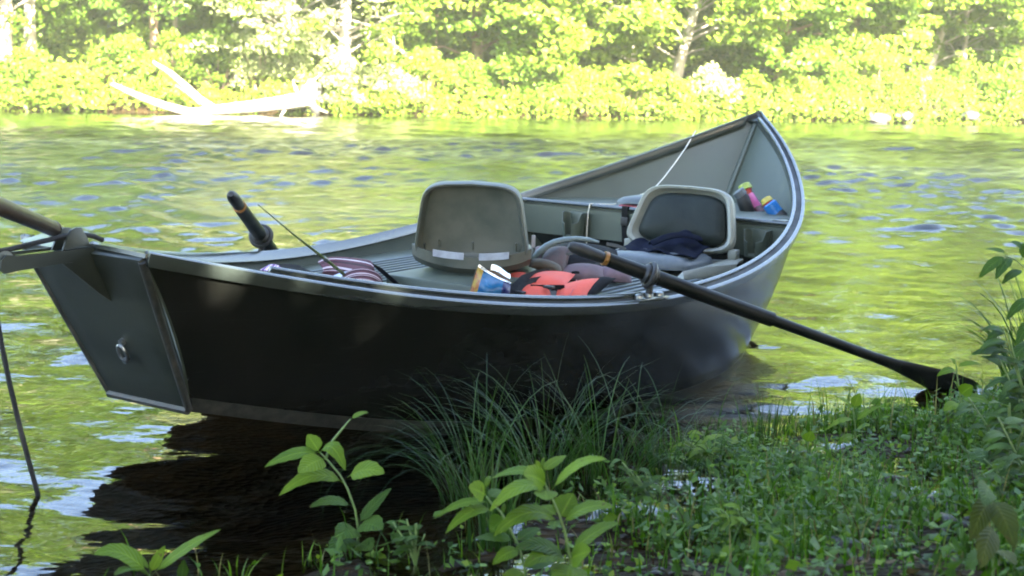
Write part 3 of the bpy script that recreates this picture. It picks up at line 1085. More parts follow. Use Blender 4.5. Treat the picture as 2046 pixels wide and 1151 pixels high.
# ------------------------------------------------------------------ thin added volume that stands in for lens glare
hz = G().box((-228, -168, -2.2), (228, 228, 24))
m, nt, out = nodes('glare_veil_air')
pv = N(nt, 'ShaderNodeVolumePrincipled')
pv.inputs['Color'].default_value = (0.92, 0.98, 0.72, 1)
pv.inputs['Density'].default_value = 0.00072
nt.links.new(pv.outputs[0], out.inputs['Volume'])
MAT['glare_veil'] = m
ho = hz.obj('glare_veil', 'glare_veil', None, smooth=False)
tag(ho, 'thin added volume imitating lens glare over the river and the far bank', 'glare_veil', kind='stuff')
#@@BOAT
# ================================================================== THE BOAT
boat = empty('drift_boat')
boat.matrix_world = BM
tag(boat, 'dark green drift boat with flat stern moored at the grassy bank', 'boat')
UB, UT, UC = -0.25, 4.254, 3.45
GK = [0, .15, .3, .45, .6, .75, .88, .96, 1.0]
GW = [.282, .575, .785, .898, .902, .756, .463, .187, 0]
GZ = [.668, .511, .413, .387, .439, .565, .742, .894, .993]
CK = [0, .25, .5, .7, .85, .95, 1]
CW = [.174, .48, .73, .735, .56, .25, 0]
CZ = [.170, -.015, -.06, -.06, -.05, -.04, -.03]
NS = 64
TS = np.linspace(0, 1, NS)
gU, gW, gZ = UB + TS * (UT - UB), np.maximum(spline(GK, GW, TS), 0), spline(GK, GZ, TS)
cU, cW, cZ = TS * UC, np.maximum(spline(CK, CW, TS), 0), spline(CK, CZ, TS)


def gun(t):
    return float(np.interp(t, TS, gU)), float(np.interp(t, TS, gW)), float(np.interp(t, TS, gZ))


def chn(t):
    return float(np.interp(t, TS, cU)), float(np.interp(t, TS, cW)), float(np.interp(t, TS, cZ))


def skin(t, s, side, inset=0.0):
    """hull surface: t stern..bow, s chine..gunwale, side -1 near / +1 far"""
    a, b = chn(t), gun(t)
    u = a[0] + (b[0] - a[0]) * s
    w = a[1] + (b[1] - 0.027 - a[1]) * s + 0.035 * 4 * s * (1 - s) * min(1, (1 - t) * 5) - inset
    z = a[2] + (b[2] - 0.014 - a[2]) * s
    return Vector((u, side * max(w, 0.004 if inset == 0 else 0.0), z))


SS = [i / 10 for i in range(11)]
for side in (-1, 1):
    g = G()
    outer = [[skin(t, s, side) for s in SS] for t in TS]
    inner = [[skin(t, s, side, .012) for s in SS] for t in TS]
    g.grid(outer)
    g.obj('side_panel', 'hull', boat)
    G().grid(inner).obj('inner_side', 'inner', boat)


def rail(side, o0, o1, z0, z1, t0, t1, name, mat, bev=.003):
    """rectangular rail along the gunwale; o0/o1 = offsets inward from the rail's outer edge"""
    rows = []
    for t in np.linspace(t0, t1, 80):
        u, w, z = gun(t)
        a = chn(t)
        phi = math.atan2(w - a[1], z - a[2]) + R(6)          # rails lie square on the flared side
        u2, w2, _ = gun(min(1, t + .01))
        u1, w1, _ = gun(max(0, t - .01))
        d = Vector((u2 - u1, w2 - w1, 0)).normalized()

        def P(o, zz):
            return Vector((u + d.y * o * math.cos(phi), max(0.002, w - d.x * o * math.cos(phi) + zz * math.sin(phi)) * side,
                           z + o * math.sin(phi) + zz * math.cos(phi)))
        rows.append([P(o0, z0), P(o0, z1), P(o1, z1), P(o1, z0)])
    return G().loft(rows).obj(name, mat, boat, bevel=bev, seg=2)


for side in (-1, 1):
    rail(side, 0.0, .017, -.042, 0, 0.0, 1.0, 'outer_rail', 'rail')
    rail(side, .017, .041, -.030, -.011, 0.0, .995, 'rail_channel', 'groove', 0)
    rail(side, .041, .057, -.044, .001, 0.075, .985, 'inner_rail', 'rail')
    # worn strip along the chine
    rows = []
    for t in np.linspace(0, .97, 50):
        a = skin(t, 0, side)
        b = skin(t, .075, side)
        o = Vector((0, side * .006, 0))
        rows.append([a + o + Vector((0, 0, -.012)), b + o, b - o, a - o + Vector((0, 0, -.012))])
    G().loft(rows).obj('chine_strip', 'worn', boat)
# bottom and floor
G().grid([[Vector((cU[i], -cW[i], cZ[i])), Vector((cU[i], 0, cZ[i] - .004)), Vector((cU[i], cW[i], cZ[i]))] for i in range(NS)]).obj('bottom', 'hull', boat)
rows = []
for t in np.linspace(0.02, .95, 40):
    a, b = chn(t), gun(t)
    zf = max(.05, a[2] + .03)
    s = (zf - a[2]) / (b[2] - a[2])
    q = skin(t, s, 1, .010)
    rows.append([Vector((q.x, -q.y, zf)), Vector((q.x, 0, zf)), Vector((q.x, q.y, zf))])
G().grid(rows).obj('floor', 'deckfloor', boat)
# transom
tn_b, tn_t = skin(0, 0, -1), skin(0, 1, -1)
tf_b, tf_t = skin(0, 0, 1), skin(0, 1, 1)
dz = (tn_t - tn_b).normalized()
na = Vector((-dz.z, 0, dz.x)) if dz.z > 0 else Vector((-1, 0, 0))
na = Vector((-abs(dz.z), 0, dz.x)).normalized()          # aft-facing normal
tr_v = [tn_b, tf_b, tf_t, tn_t]
rows = []
for i in range(7):
    s = i / 6
    rows.append([tn_b.lerp(tn_t, s).lerp(tf_b.lerp(tf_t, s), j / 6) + na * .016 for j in range(7)])
G().solid(rows, .03).obj('transom', 'transom', boat, bevel=.003)
# rounded corner trims at the transom's edges and bottom edge
for a, b in ((tn_b, tn_t), (tf_b, tf_t)):
    G().tube([a + na * .010 + (b - a) * k for k in (0, .25, .5, .75, 0.985)], .012, 10).obj('corner_trim', 'worn', boat)
G().tube([tn_b + na * .014 + (tf_b - tn_b) * k for k in (0, .5, 1)], .014, 8).obj('bottom_trim', 'worn', boat)
# stern deck plate
rows = []
for t in np.linspace(0.0, .085, 10):
    u, w, z = gun(t)
    w -= .019
    rows.append([Vector((u, -w, z - .003)), Vector((u, -w * .4, z + .004)), Vector((u, w * .4, z + .004)), Vector((u, w, z - .003))])
G().solid(rows, .012).obj('stern_deck', 'rail', boat)
# breasthook at the bow tip
g = G()
rows = []
for t in (.982, .988, .994, .998):
    u, w, z = gun(t)
    w = max(.004, w - .02)
    rows.append([Vector((u, -w, z - .008)), Vector((u, w, z - .008))])
G().solid(rows, .02).obj('bow_plate', 'rail', boat)
# inner stem post
G().tube([Vector((UC + .10, 0, .1)), Vector((UC + .40, 0, .49)), Vector((UT - .03, 0, .955))], .016, 8).obj('stem_post', 'inner', boat)
# mooring ring on the transom
rc = hit(255, 697, 0, -.105)
ring = G()
pp = []
for i in range(17):
    a = math.pi * 2 * i / 16
    pp.append(rc + na * (.022 + .012 * math.cos(a)) + Vector((0, .017 * math.sin(a), .030 * math.cos(a))))
ring.tube(pp, .0055, 8, caps=False)
r_o = ring.obj('mooring_ring', 'steel', boat)
G().tube([rc + Vector((0, 0, .034)) - na * .002, rc + Vector((0, 0, .034)) + na * .030], .011, 10).obj('ring_bolt', 'steel', boat)
G().tube([rc + Vector((0, 0, -.030)) - na * .002, rc + Vector((0, 0, -.030)) + na * .016], .009, 10).obj('ring_bolt', 'steel', boat)

# anchor bracket at the stern
zt = gun(0)[2]
g = G()
arm = [(-.565, .632), (-.560, .656), (-.540, .668), (-.51, .662), (-.33, .662), (-.235, .664), (-.235, .600), (-.33, .628), (-.50, .622), (-.55, .618)]
for v0, v1 in ((-.050, -.043), (.030, .037)):
    o = len(g.v)
    n_ = len(arm)
    g.add([(a, v0, b) for a, b in arm] + [(a, v1, b) for a, b in arm],
          [tuple(range(n_ - 1, -1, -1)), tuple(range(n_, 2 * n_))] + [(i, (i + 1) % n_, (i + 1) % n_ + n_, i + n_) for i in range(n_)])
ab = g.obj('anchor_bracket', 'transom', boat, smooth=False)
G().add([(-.51, -.050, .6635), (-.24, -.050, .6655), (-.24, -.036, .6660), (-.51, -.036, .6640)], [(0, 1, 2, 3)]).obj('bracket_flange', 'rail', ab)
G().add([(-.34, .03, .664), (-.24, .03, .676), (-.24, .19, .680), (-.34, .17, .668)], [(0, 1, 2, 3)]).obj('bracket_plate', 'rail', ab)
g = G()
tab = [(-.350, .656), (-.318, .716), (-.300, .722), (-.280, .720), (-.258, .685), (-.245, .650)]
n_ = len(tab)
g.add([(a, -.036, b) for a, b in tab] + [(a, -.028, b) for a, b in tab],
      [tuple(range(n_ - 1, -1, -1)), tuple(range(n_, 2 * n_))] + [(i, (i + 1) % n_, (i + 1) % n_ + n_, i + n_) for i in range(n_)])
g.obj('cleat_tab', 'transom', ab, bevel=.0015)
g = G()
n_ = len(tab)
g.add([(a, .012, b - .004) for a, b in tab] + [(a, .019, b - .004) for a, b in tab],
      [tuple(range(n_ - 1, -1, -1)), tuple(range(n_, 2 * n_))] + [(i, (i + 1) % n_, (i + 1) % n_ + n_, i + n_) for i in range(n_)])
g.obj('cleat_tab', 'transom', ab, bevel=.0015)
# gusset under the arm, on the transom face
g = G()
gs = [(-.22, .625), (-.36, .627), (-.235, .53), (-.19, .50)]
for v0, v1 in ((-.0495, -.0435),):
    g.add([(a, v0, b) for a, b in gs] + [(a, v1, b) for a, b in gs], [(3, 2, 1, 0), (4, 5, 6, 7), (0, 1, 5, 4), (1, 2, 6, 5), (2, 3, 7, 6), (3, 0, 4, 7)])
g.obj('gusset', 'transom', ab)
# pulley
pc = Vector((-.540, -.008, .648))
g = G()
rings = []
for v_, r_ in ((-.030, .008), (-.030, .030), (-.010, .019), (.010, .019), (.030, .030), (.030, .008)):
    rings.append([pc + Vector((r_ * math.cos(2 * math.pi * k / 20), v_, r_ * math.sin(2 * math.pi * k / 20))) for k in range(20)])
g.loft(rings).obj('pulley', 'steel', ab)

# anchor rope: a thing of its own
rp0 = Vector((-.555, -.008, .62))
wpt = BMI @ pxg(75, 985)
rope = boat_thing('anchor_rope', rp0, 'black anchor rope hanging from the stern pulley into the water', 'rope')
pts = [Vector((-.194, -.02, .676)), Vector((-.225, -.018, .690)), Vector((-.27, -.015, .698)), Vector((-.33, -.012, .696)), Vector((-.42, -.010, .686)), Vector((-.50, -.008, .676)),
       Vector((-.545, -.008, .674)), Vector((-.566, -.008, .660)), Vector((-.570, -.008, .64))]
for k in (.1, .3, .5, .7, .85, 1.0, 1.1):
    q = Vector((-.570, -.008, .62)).lerp(wpt, k)
    sway = -.018 * math.sin(min(1, k) * math.pi)
    pts.append(q + Vector((sway, sway * .5, 0)))
G().tube(pts, .0075, 8).obj('rope_strand', 'ropeblack', rope, base=rp0)

# brown pole slanting up off the stern bracket
p_in = BMI @ pxd(118, 462, 4.17)
p_out = BMI @ pxd(0, 413, 3.72)
pd = (p_out - p_in).normalized()
pole = boat_thing('wooden_pole', p_in, 'brown wooden pole slanting up to the left off the stern bracket', 'pole')
G().tube([p_in - pd * .05, p_in, p_in + pd * .03, p_in + pd * .035, p_in + pd * .8, p_in + pd * 1.5], [.016, .018, .018, .022, .025, .027], 12).obj('pole_shaft', 'wood', pole, base=p_in)
G().tube([p_in + pd * .02, p_in + pd * .05], [.0205, .0245], 12).obj('ferrule', 'rail', pole, base=p_in)

# ------------------------------------------------------------------ interior boxes
zl = .335


def locker(side, u0, u1, v0, name):
    g = G()
    us = np.linspace(u0, u1, 10)
    top, bot = [], []
    for uu in us:
        # hull half-width at this u and height
        best = .5
        for t in np.linspace(.1, .95, 120):
            a, b = chn(t), gun(t)
            s = (zl - a[2]) / max(1e-3, b[2] - a[2])
            q = skin(t, min(1, max(0, s)), 1, .014)
            if abs(q.x - uu) < .03:
                best = q.y
        top.append([Vector((uu, side * v0, zl)), Vector((uu, side * (best - .002), zl))])
        bot.append([Vector((uu, side * v0, .055)), Vector((uu, side * (best - .16), .055))])
    g.grid(top)
    g.grid([[a[0], b[0]] for a, b in zip(top, bot)])
    g.grid([[top[0][0], top[0][1]], [bot[0][0], bot[0][1]]])
    g.grid([[top[-1][0], top[-1][1]], [bot[-1][0], bot[-1][1]]])
    o = g.obj(name, 'inner', boat, bevel=.0)
    # ribbed tread strips on top
    r = G()
    for k in range(9):
        vv = v0 + .05 + k * .045
        if vv < .78:
            r.box((u0 + .05, min(side * vv, side * (vv + .02)), zl + .001), (u1 - .05, max(side * vv, side * (vv + .02)), zl + .006))
    r.obj('tread', 'ribbed', o)
    return o


locker(-1, 1.15, 2.50, .26, 'side_locker')
locker(1, 1.15, 2.50, .26, 'side_locker')
G().box((1.40, -.23, .055), (2.05, .23, .385)).obj('pedestal_box', 'inner', boat, bevel=.012)
# forward bench with a deck behind it
zb = .535
bw = .70


def hullw(uu, zz, ins=.016):
    best = None
    for t in np.linspace(.1, .999, 260):
        a, b = chn(t), gun(t)
        s = (zz - a[2]) / max(1e-3, b[2] - a[2])
        if 0 <= s <= 1:
            q = skin(t, s, 1, ins)
            if best is None or abs(q.x - uu) < best[0]:
                best = (abs(q.x - uu), q.y)
    return best[1]


rows = [[Vector((uu, -hullw(uu, zb), zb)), Vector((uu, 0, zb)), Vector((uu, hullw(uu, zb), zb))] for uu in (3.05, 3.2, 3.35, 3.5, 3.65, 3.8)]
G().solid(rows, .014).obj('bow_deck', 'inner', boat)
w1, w0 = hullw(3.055, zb - .02), hullw(3.055, zb - .16)
rows = [[Vector((3.052, -w1, zb - .016)), Vector((3.052, w1, zb - .016))], [Vector((3.052, -w0, zb - .155)), Vector((3.052, w0, zb - .155))]]
bench = G().solid(rows, .014).obj('bench_front', 'inner', boat)
G().tube([Vector((3.044, -w1 - .01, zb + .003)), Vector((3.044, w1 + .01, zb + .003))], .010, 8).obj('bench_edge', 'rail', boat)
rows = [[Vector((3.25, -.46, .06)), Vector((3.25, .46, .06))], [Vector((3.10, -w0 + .01, zb - .15)), Vector((3.10, w0 - .01, zb - .15))]]
G().solid(rows, .012).obj('bench_riser', 'groove', boat)


def cup_holder(v):
    c0 = Vector((2.985, v, zb - .145))
    g = G()
    n_ = 20
    lo, hi = [], []
    for k in range(n_ + 1):
        a = R(20) + R(320) * k / n_
        d = Vector((-math.cos(a), math.sin(a), 0))
        notch = .035 if abs(a - math.pi) > R(120) else 0
        lo.append(c0 + d * .050)
        hi.append(c0 + d * .058 + Vector((0, 0, .105 - notch - .01 * math.cos(2 * a))))
    g.solid([lo, hi], .005)
    o = g.obj('cup_holder', 'inner', boat)
    G().tube([c0 + Vector((0, 0, -.004)), c0 + Vector((0, 0, .004))], .050, 20).obj('cup_base', 'inner', o)
    G().box((3.02, v - .05, zb - .12), (3.046, v + .05, zb - .03)).obj('cup_bracket', 'inner', o, bevel=.004)
    return o


cup_holder(.36)
cup_holder(-.60)
# black strap buckled over the bench
vs_ = .105
G().solid([[Vector((3.10, vs_ - .016, zb + .005)), Vector((3.10, vs_ + .016, zb + .005))], [Vector((3.030, vs_ - .016, zb + .015)), Vector((3.030, vs_ + .016, zb + .015))],
           [Vector((3.028, vs_ - .020, zb - .06)), Vector((3.028, vs_ + .014, zb - .06))], [Vector((3.034, vs_ - .026, zb - .17)), Vector((3.034, vs_ + .008, zb - .17))]], .004).obj('bench_strap', 'webbing', boat)
G().box((3.018, vs_ - .024, zb - .075), (3.03, vs_ + .016, zb - .035)).obj('strap_buckle', 'black', boat, bevel=.003)
# cleat plate on the inside of the near rail
q = gun(.742)
G().box((q[0] - .05, -q[1] + .056, q[2] - .012), (q[0] + .03, -q[1] + .125, q[2] - .004)).obj('cleat_plate', 'rail', boat, bevel=.003)


# ------------------------------------------------------------------ seats (parts of the boat)
def superring(hw_b, hw_t, h, k, y, n=44, e=4.5, arch=.012, z0=0.0, cv=-.03):
    out_ = []
    for i in range(n):
        a = 2 * math.pi * i / n
        c, s = math.cos(a), math.sin(a)
        x = math.copysign(abs(c) ** (2 / e), c)
        zz = math.copysign(abs(s) ** (2 / e), s)
        b = .5 + .5 * zz
        wv_ = hw_b + (hw_t - hw_b) * b
        X = x * k * wv_
        Z = h * .5 + zz * k * h * .5 + (arch * (1 - x * x) * (1 if zz > 0 else -1.4)) * k
        curve = cv * (X / hw_b) ** 2
        out_.append(Vector((X, y + curve, Z + z0)))
    return out_


def place(g, m_):
    g.v = [m_ @ q for q in g.v]
    return g


def flat(g, sy):
    """lay a pad down: its height becomes depth along y"""
    g.v = [Vector((q.x, sy * q.z, q.y)) for q in g.v]
    return g


def back_shell(hw_b, hw_t, h, prof, e=4.5):
    g = G()
    g.loft([superring(hw_b, hw_t, h, k, y, e=e) for k, y in prof])
    return g


# rear swivel seat, seen from behind: local +y = forward, -y = back
fw = BMI.to_3x3() @ Vector((.10, 1, 0)).normalized()
ang = math.atan2(fw.y, fw.x)
sb = Vector((1.66, .0, .452))
SM = Matrix.Translation(sb) @ Matrix.Rotation(ang - math.pi / 2, 4, 'Z')
TB = SM @ Matrix.Translation((0, 0, .0)) @ Matrix.Rotation(R(9), 4, 'X')
prof = [(.01, .006), (.45, .004), (.82, 0.0), (.885, -.004), (.925, -.028), (.945, -.036), (.985, -.036), (1.0, -.026), (1.0, .012), (.965, .032), (.9, .036), (.5, .04), (.01, .04)]
seat = place(back_shell(.232, .190, .292, prof, 6.5), TB).obj('seat', 'shell', boat)
seat['label'] = 'grey-olive swivel seat amidships seen from behind'
# lower flange, pale slats painting the sky-lit seat slots, bolts
g = G()
rows = []
for i in range(15):
    a = -1 + 2 * i / 14
    x = a * .228
    yb = -.055 * (1 - a * a) ** .5 - .02
    rows.append([Vector((x, yb - .012, .052 - .03 * (1 - a * a))), Vector((x * .995, yb - .018, .018 - .035 * (1 - a * a))), Vector((x * .97, yb + .01, -.012 - .030 * (1 - a * a)))])
place(g.solid(rows, .012), TB).obj('seat_lip', 'shell', seat)
for a0, a1 in ((-.62, -.10), (.16, .66)):
    rows = []
    for i in range(7):
        a = a0 + (a1 - a0) * i / 6
        x = a * .232
        z_ = .050 - .028 * (1 - a * a)
        rows.append([Vector((x, -.088, z_ + .016)), Vector((x, -.092, z_ - .010))])
    place(G().solid(rows, .01), TB).obj('skylit_slot_slat', 'slot_tab_pale', seat)
for x, z_ in ((-.185, .045), (-.128, .062), (.005, .058), (.175, .06)):
    place(G().tube([Vector((x, -.03, z_ - .022)), Vector((x, -.04, z_ + .012))], .0045, 8), TB).obj('bolt', 'shell', seat)
g = G().loft([superring(.23, .21, .40, k, y, arch=.01, cv=0) for k, y in ((.01, -.05), (.9, -.045), (1, -.03), (1, .0), (.95, .015), (.01, .02))])
place(flat(g, 1), SM).obj('seat_pan', 'shell', seat)
place(G().box((.225, .06, .035), (.24, .07, .085)), SM).obj('label_tab', 'slot_tab_pale', seat)
place(G().box((-.09, .06, -.075), (.09, .26, -.03)), SM).obj('swivel_plate', 'black', seat, bevel=.006)

# forward seat facing aft
fs = Vector((2.84, -.30, .405))
FM = Matrix.Translation(fs) @ Matrix.Rotation(-math.pi / 2, 4, 'Z')      # local -y = aft, where the sitter faces
FB = FM @ Matrix.Rotation(R(-17), 4, 'X')
prof2 = [(.01, .02), (.70, .02), (.80, .014), (.87, -.006), (.90, -.022), (.96, -.026), (1.0, -.014), (1.0, .012), (.96, .03), (.01, .035)]
TFB = FB @ Matrix.Diagonal((1, 1, 1, 1))
seat2 = place(back_shell(.285, .215, .275, prof2, 5.5), TFB).obj('seat', 'shell2', boat)
seat2['label'] = 'pale-framed padded seat facing the stern, by the forward bench'
pad = G().loft([superring(.232, .178, .225, k, y, e=4.4, arch=.008) for k, y in ((.01, -.045), (.45, -.042), (.75, -.034), (.92, -.018), (1.0, .0), (1.0, .015), (.01, .018))])
place(pad, TFB @ Matrix.Translation((0, 0, .022))).obj('back_cushion', 'vinyl', seat2)
for s in (-1, 1):
    place(G().box((s * .262 - .020, -.022, -.026), (s * .262 + .020, .02, .022)), FM).obj('hinge', 'shell2', seat2, bevel=.004)
    place(G().tube([Vector((s * .262 - .023, -.004, .0)), Vector((s * .262 + .023, -.004, .0))], .007, 10), FM).obj('hinge_pin', 'steel', seat2)
# seat pan: a tray whose side wings drop to a front lip
rows = []
for i in range(21):
    a = -1 + 2 * i / 20
    x = a * .30
    drop = .052 * smooth01(np.array((.86 - abs(a)) / .22)).item()
    yl_ = -.40 * smooth01(np.array((1.05 - abs(a)) / .25)).item() - .02
    rows.append([Vector((x, .02, -.03 - drop * .3)), Vector((x, yl_ * .55, -.036 - drop * .85)), Vector((x, yl_, -.036 - drop)), Vector((x, yl_ - .015, -.052 - drop)), Vector((x, yl_ - .005, -.07 - drop))])
place(G().solid(rows, .012), FM).obj('seat_pan', 'shell2', seat2)
cu_ = G().loft([superring(.215, .205, .36, k, y, e=4.2, arch=.004, cv=0) for k, y in ((.01, .045), (.6, .044), (.85, .036), (.96, .020), (1, .004), (1, -.01), (.01, -.012))])
place(flat(cu_, -1), FM @ Matrix.Translation((0, -.02, -.035))).obj('seat_cushion', 'vinyl2', seat2)
place(G().box((-.12, -.30, -.30), (.12, -.06, -.10)), FM).obj('seat_base', 'groove', seat2, bevel=.01)


# ------------------------------------------------------------------ oars and oarlocks
def oarlock(t, side, ring_dir, name='oarlock'):
    u, w, z = gun(t)
    b = Vector((u, side * (w - .028), z + .003))
    tan = Vector((gun(t + .01)[0] - u, side * (gun(t + .01)[1] - w), gun(t + .01)[2] - z)).normalized()
    ol = G()
    mm = Matrix.Translation(b) @ tan.to_track_quat('X', 'Z').to_matrix().to_4x4()
    ol.box((-.085, -.030, 0), (.085, .030, .010), mm)
    o = ol.obj(name, 'rail', boat, bevel=.003)
    for k in (-.06, 0, .06):
        place(G().tube([Vector((k, 0, .008)), Vector((k, 0, .020)), Vector((k, 0, .024))], [.017, .016, .009], 12), mm).obj('lock_bolt', 'steel', o)
    rc_ = b + Vector((0, 0, .088))
    place(G().tube([Vector((0, 0, .01)), Vector((0, 0, .05))], .013, 10), mm).obj('lock_post', 'black', o)
    d = ring_dir.normalized()
    a1 = d.orthogonal().normalized()
    a2 = d.cross(a1)
    g = G()
    g.tube([rc_ + (a1 * math.cos(2 * math.pi * k / 24) + a2 * math.sin(2 * math.pi * k / 24)) * .041 for k in range(25)], .0105, 8, caps=False)
    g.obj('lock_ring', 'black', o)
    return rc_


def oar(base_c, d_in, inb, outb, label, blade_roll):
    """oar through base_c; d_in points to the grip"""
    d = d_in.normalized()
    o = boat_thing('oar', base_c, label, 'oar', 'oars of the boat')
    P = lambda s: base_c + d * s
    r = .0275
    G().tube([P(inb), P(inb - .01), P(inb - .045), P(inb - .12), P(inb - .14)], [.010, .018, .0235, .022, .019], 14).obj('grip', 'black', o, base=base_c)
    G().tube([P(inb - .138), P(inb - .152)], [.0258, .0265], 14).obj('grip_ring', 'amber', o, base=base_c)
    G().tube([P(inb - .155), P(.06), P(-outb * .36)], [r * .93, r, r * 1.02], 16).obj('sleeve', 'blackgloss', o, base=base_c)
    G().tube([P(-.028), P(-.02), P(.02), P(.028)], [r * 1.0, r * 1.32, r * 1.32, r * 1.0], 16).obj('oar_collar', 'black', o, base=base_c)
    G().tube([P(-outb * .355), P(-outb * .70)], [r * .76, r * .70], 14).obj('shaft', 'blackgloss', o, base=base_c)
    side = d.cross(Vector((0, 0, 1))).normalized()
    side = (Matrix.Rotation(blade_roll, 3, d) @ side)
    nrm = d.cross(side)
    rings = []
    for s, wv_, th in ((.68, .020, .020), (.75, .024, .015), (.82, .036, .011), (.90, .050, .008), (.975, .050, .006), (1.0, .042, .004)):
        c = P(-outb * s)
        rings.append([c + side * wv_ * math.cos(2 * math.pi * k / 14) + nrm * th * math.sin(2 * math.pi * k / 14) for k in range(14)])
    G().loft(rings).obj('blade', 'blackgloss', o, base=base_c)
    return o


tn_ = .404
lk = Vector((gun(tn_)[0], -(gun(tn_)[1] - .028), gun(tn_)[2] + .091))
tipw = BMI @ pxg(1945, 786, -.02)
dn = lk - tipw
oarlock(tn_, -1, dn)
oar(lk, dn, .325, dn.length, 'black oar of the near side, its blade resting in the water by the bank', R(75))
tf_ = .345
lf = Vector((gun(tf_)[0], gun(tf_)[1] - .028, gun(tf_)[2] + .091))
hf = hit(461, 388, 1, .56)
df = hf - lf
oarlock(tf_, 1, df)
oar(lf, df, df.length, 1.15, 'black oar of the far side, only its grip standing above the rail', R(20))

# ------------------------------------------------------------------ things lying in the boat
# fishing rod
ra, rb = hit(515, 408, 1, .30), hit(650, 518, 1, .30)
rd = (rb - ra).normalized()
rod = boat_thing('fishing_rod', rb + rd * .18, 'thin green fishing rod poking up from the striped blanket', 'rod')
rbase = rb + rd * .18
G().tube([ra, ra.lerp(rb, .5) + Vector((0, 0, -.004)), rb, rb + rd * .18], [.0018, .0036, .0062, .0075], 8).obj('rod_blank', 'rodgreen', rod, base=rbase)
G().tube([rb - rd * .012, rb + rd * .012], [.0085, .0085], 10).obj('ferrule', 'steel', rod, base=rbase)
for k in (.3, .6, .85):
    c = ra.lerp(rb, k) + Vector((0, 0, -.008))
    G().tube([c + Vector((0, math.cos(a) * .005, math.sin(a) * .005)) for a in np.linspace(0, 2 * math.pi, 9)], .0009, 5, caps=False).obj('line_guide', 'steel', rod, base=rbase)


def stripe_mat(name, base, light, scale, axis_='X', width=.16):
    m_, nt_, out_ = nodes(name)
    p_ = N(nt_, 'ShaderNodeBsdfPrincipled')
    uv = N(nt_, 'ShaderNodeUVMap')
    sp = N(nt_, 'ShaderNodeSeparateXYZ')
    nt_.links.new(uv.outputs[0], sp.inputs[0])
    k = N(nt_, 'ShaderNodeMath', operation='MULTIPLY')
    k.inputs[1].default_value = scale
    nt_.links.new(sp.outputs[axis_], k.inputs[0])
    f_ = N(nt_, 'ShaderNodeMath', operation='FRACT')
    nt_.links.new(k.outputs[0], f_.inputs[0])
    dark = tuple(c * .35 for c in base)
    col = ramp(nt_, f_.outputs[0], [(0.0, light), (width, base), (.45, dark), (.6, base), (.74, light), (.74 + width * .5, dark), (.9, base)], 'CONSTANT')
    nt_.links.new(col, p_.inputs['Base Color'])
    p_.inputs['Roughness'].default_value = .85
    tc_ = N(nt_, 'ShaderNodeTexCoord')
    nz = N(nt_, 'ShaderNodeTexNoise')
    nz.inputs['Scale'].default_value = 160
    nt_.links.new(tc_.outputs['Object'], nz.inputs['Vector'])
    b_ = N(nt_, 'ShaderNodeBump')
    b_.inputs['Distance'].default_value = .002
    nt_.links.new(nz.outputs[0], b_.inputs['Height'])
    nt_.links.new(b_.outputs[0], p_.inputs['Normal'])
    nt_.links.new(p_.outputs[0], out_.inputs[0])
    return m_


MAT['blanket'] = stripe_mat('striped_blanket', (.085, .028, .040), (.52, .44, .47), 2.0, 'Y')
MAT['purple'] = stripe_mat('purple_stripes', (.16, .05, .20), (.62, .50, .66), 3.0, 'X', .25)


def cloth(name, rows, mat, parent, base, th=.006, sub=1):
    """a folded sheet with a uv map that follows the weave"""
    g = G().solid(rows, th)
    nr, nc_ = len(rows), len(rows[0])
    me = bpy.data.meshes.new(name)
    me.from_pydata([tuple(q - base) for q in g.v], [], g.f)
    uvs = [(i / (nr - 1), j / (nc_ - 1)) for i in range(nr) for j in range(nc_)]
    uvs += [(i / (nr - 1), (nc_ - 1 - j) / (nc_ - 1)) for i in range(nr) for j in range(nc_)]
    ul = me.uv_layers.new(name='UVMap')
    for lp in me.loops:
        ul.data[lp.index].uv = uvs[lp.vertex_index]
    for p__ in me.polygons:
        p__.use_smooth = True
    me.materials.append(MAT[mat] if isinstance(mat, str) else mat)
    o = link(name, me, parent)
    if sub:
        s_ = o.modifiers.new('smooth', 'SUBSURF')
        s_.levels = s_.render_levels = sub
    return o


# striped blanket dumped on the far locker: a broad band that stands up, bends and falls back on itself
bb = hit(715, 560, 2, zl)
blanket = boat_thing('striped_blanket', bb, 'crumpled maroon blanket with white stripes on the far locker', 'blanket')
fwx = BMI.to_3x3() @ Vector((1, 0, 0))
fwy = BMI.to_3x3() @ Vector((0, 1, 0))
D0 = 5.75
bw_ = lambda px, py, d=D0: BMI @ pxd(px, py, d)
path = [(640, 530, 519), (662, 528, 511), (690, 534, 512), (715, 540, 516), (738, 545, 520), (748, 556, 530), (742, 572, 548), (728, 590, 562)]
rows = []
for i, (px, yb, yt) in enumerate(path):
    dd = D0 + .10 * math.sin(i * 1.1) - .02 * i
    a, b = bw_(px, yb + 26 + 2 * i, dd - .05), bw_(px, yt, dd + .03)
    rows.append([a.lerp(b, k) + Vector((.01 * math.sin(5 * k + i), .012 * math.cos(6 * k + i), 0)) for k in np.linspace(0, 1, 7)])
cloth('blanket_fold', rows, 'blanket', blanket, bb)
rows = []
for i in range(9):
    a = math.pi * (0.05 + 1.0 * i / 8)
    cx, rx = 722, 44
    px = cx - rx * math.cos(a)
    py = 562 - 26 * math.sin(a)
    dd = D0 - .16 - .10 * math.sin(a)
    rows.append([bw_(px, py + 22 - k * 24, dd + .04 * k) for k in np.linspace(0, 1, 6)])
cloth('blanket_fold', rows, 'blanket', blanket, bb)
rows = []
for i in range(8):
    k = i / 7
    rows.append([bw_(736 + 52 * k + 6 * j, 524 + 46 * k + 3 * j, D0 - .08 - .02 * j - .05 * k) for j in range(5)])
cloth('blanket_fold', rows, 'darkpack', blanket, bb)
rows = []
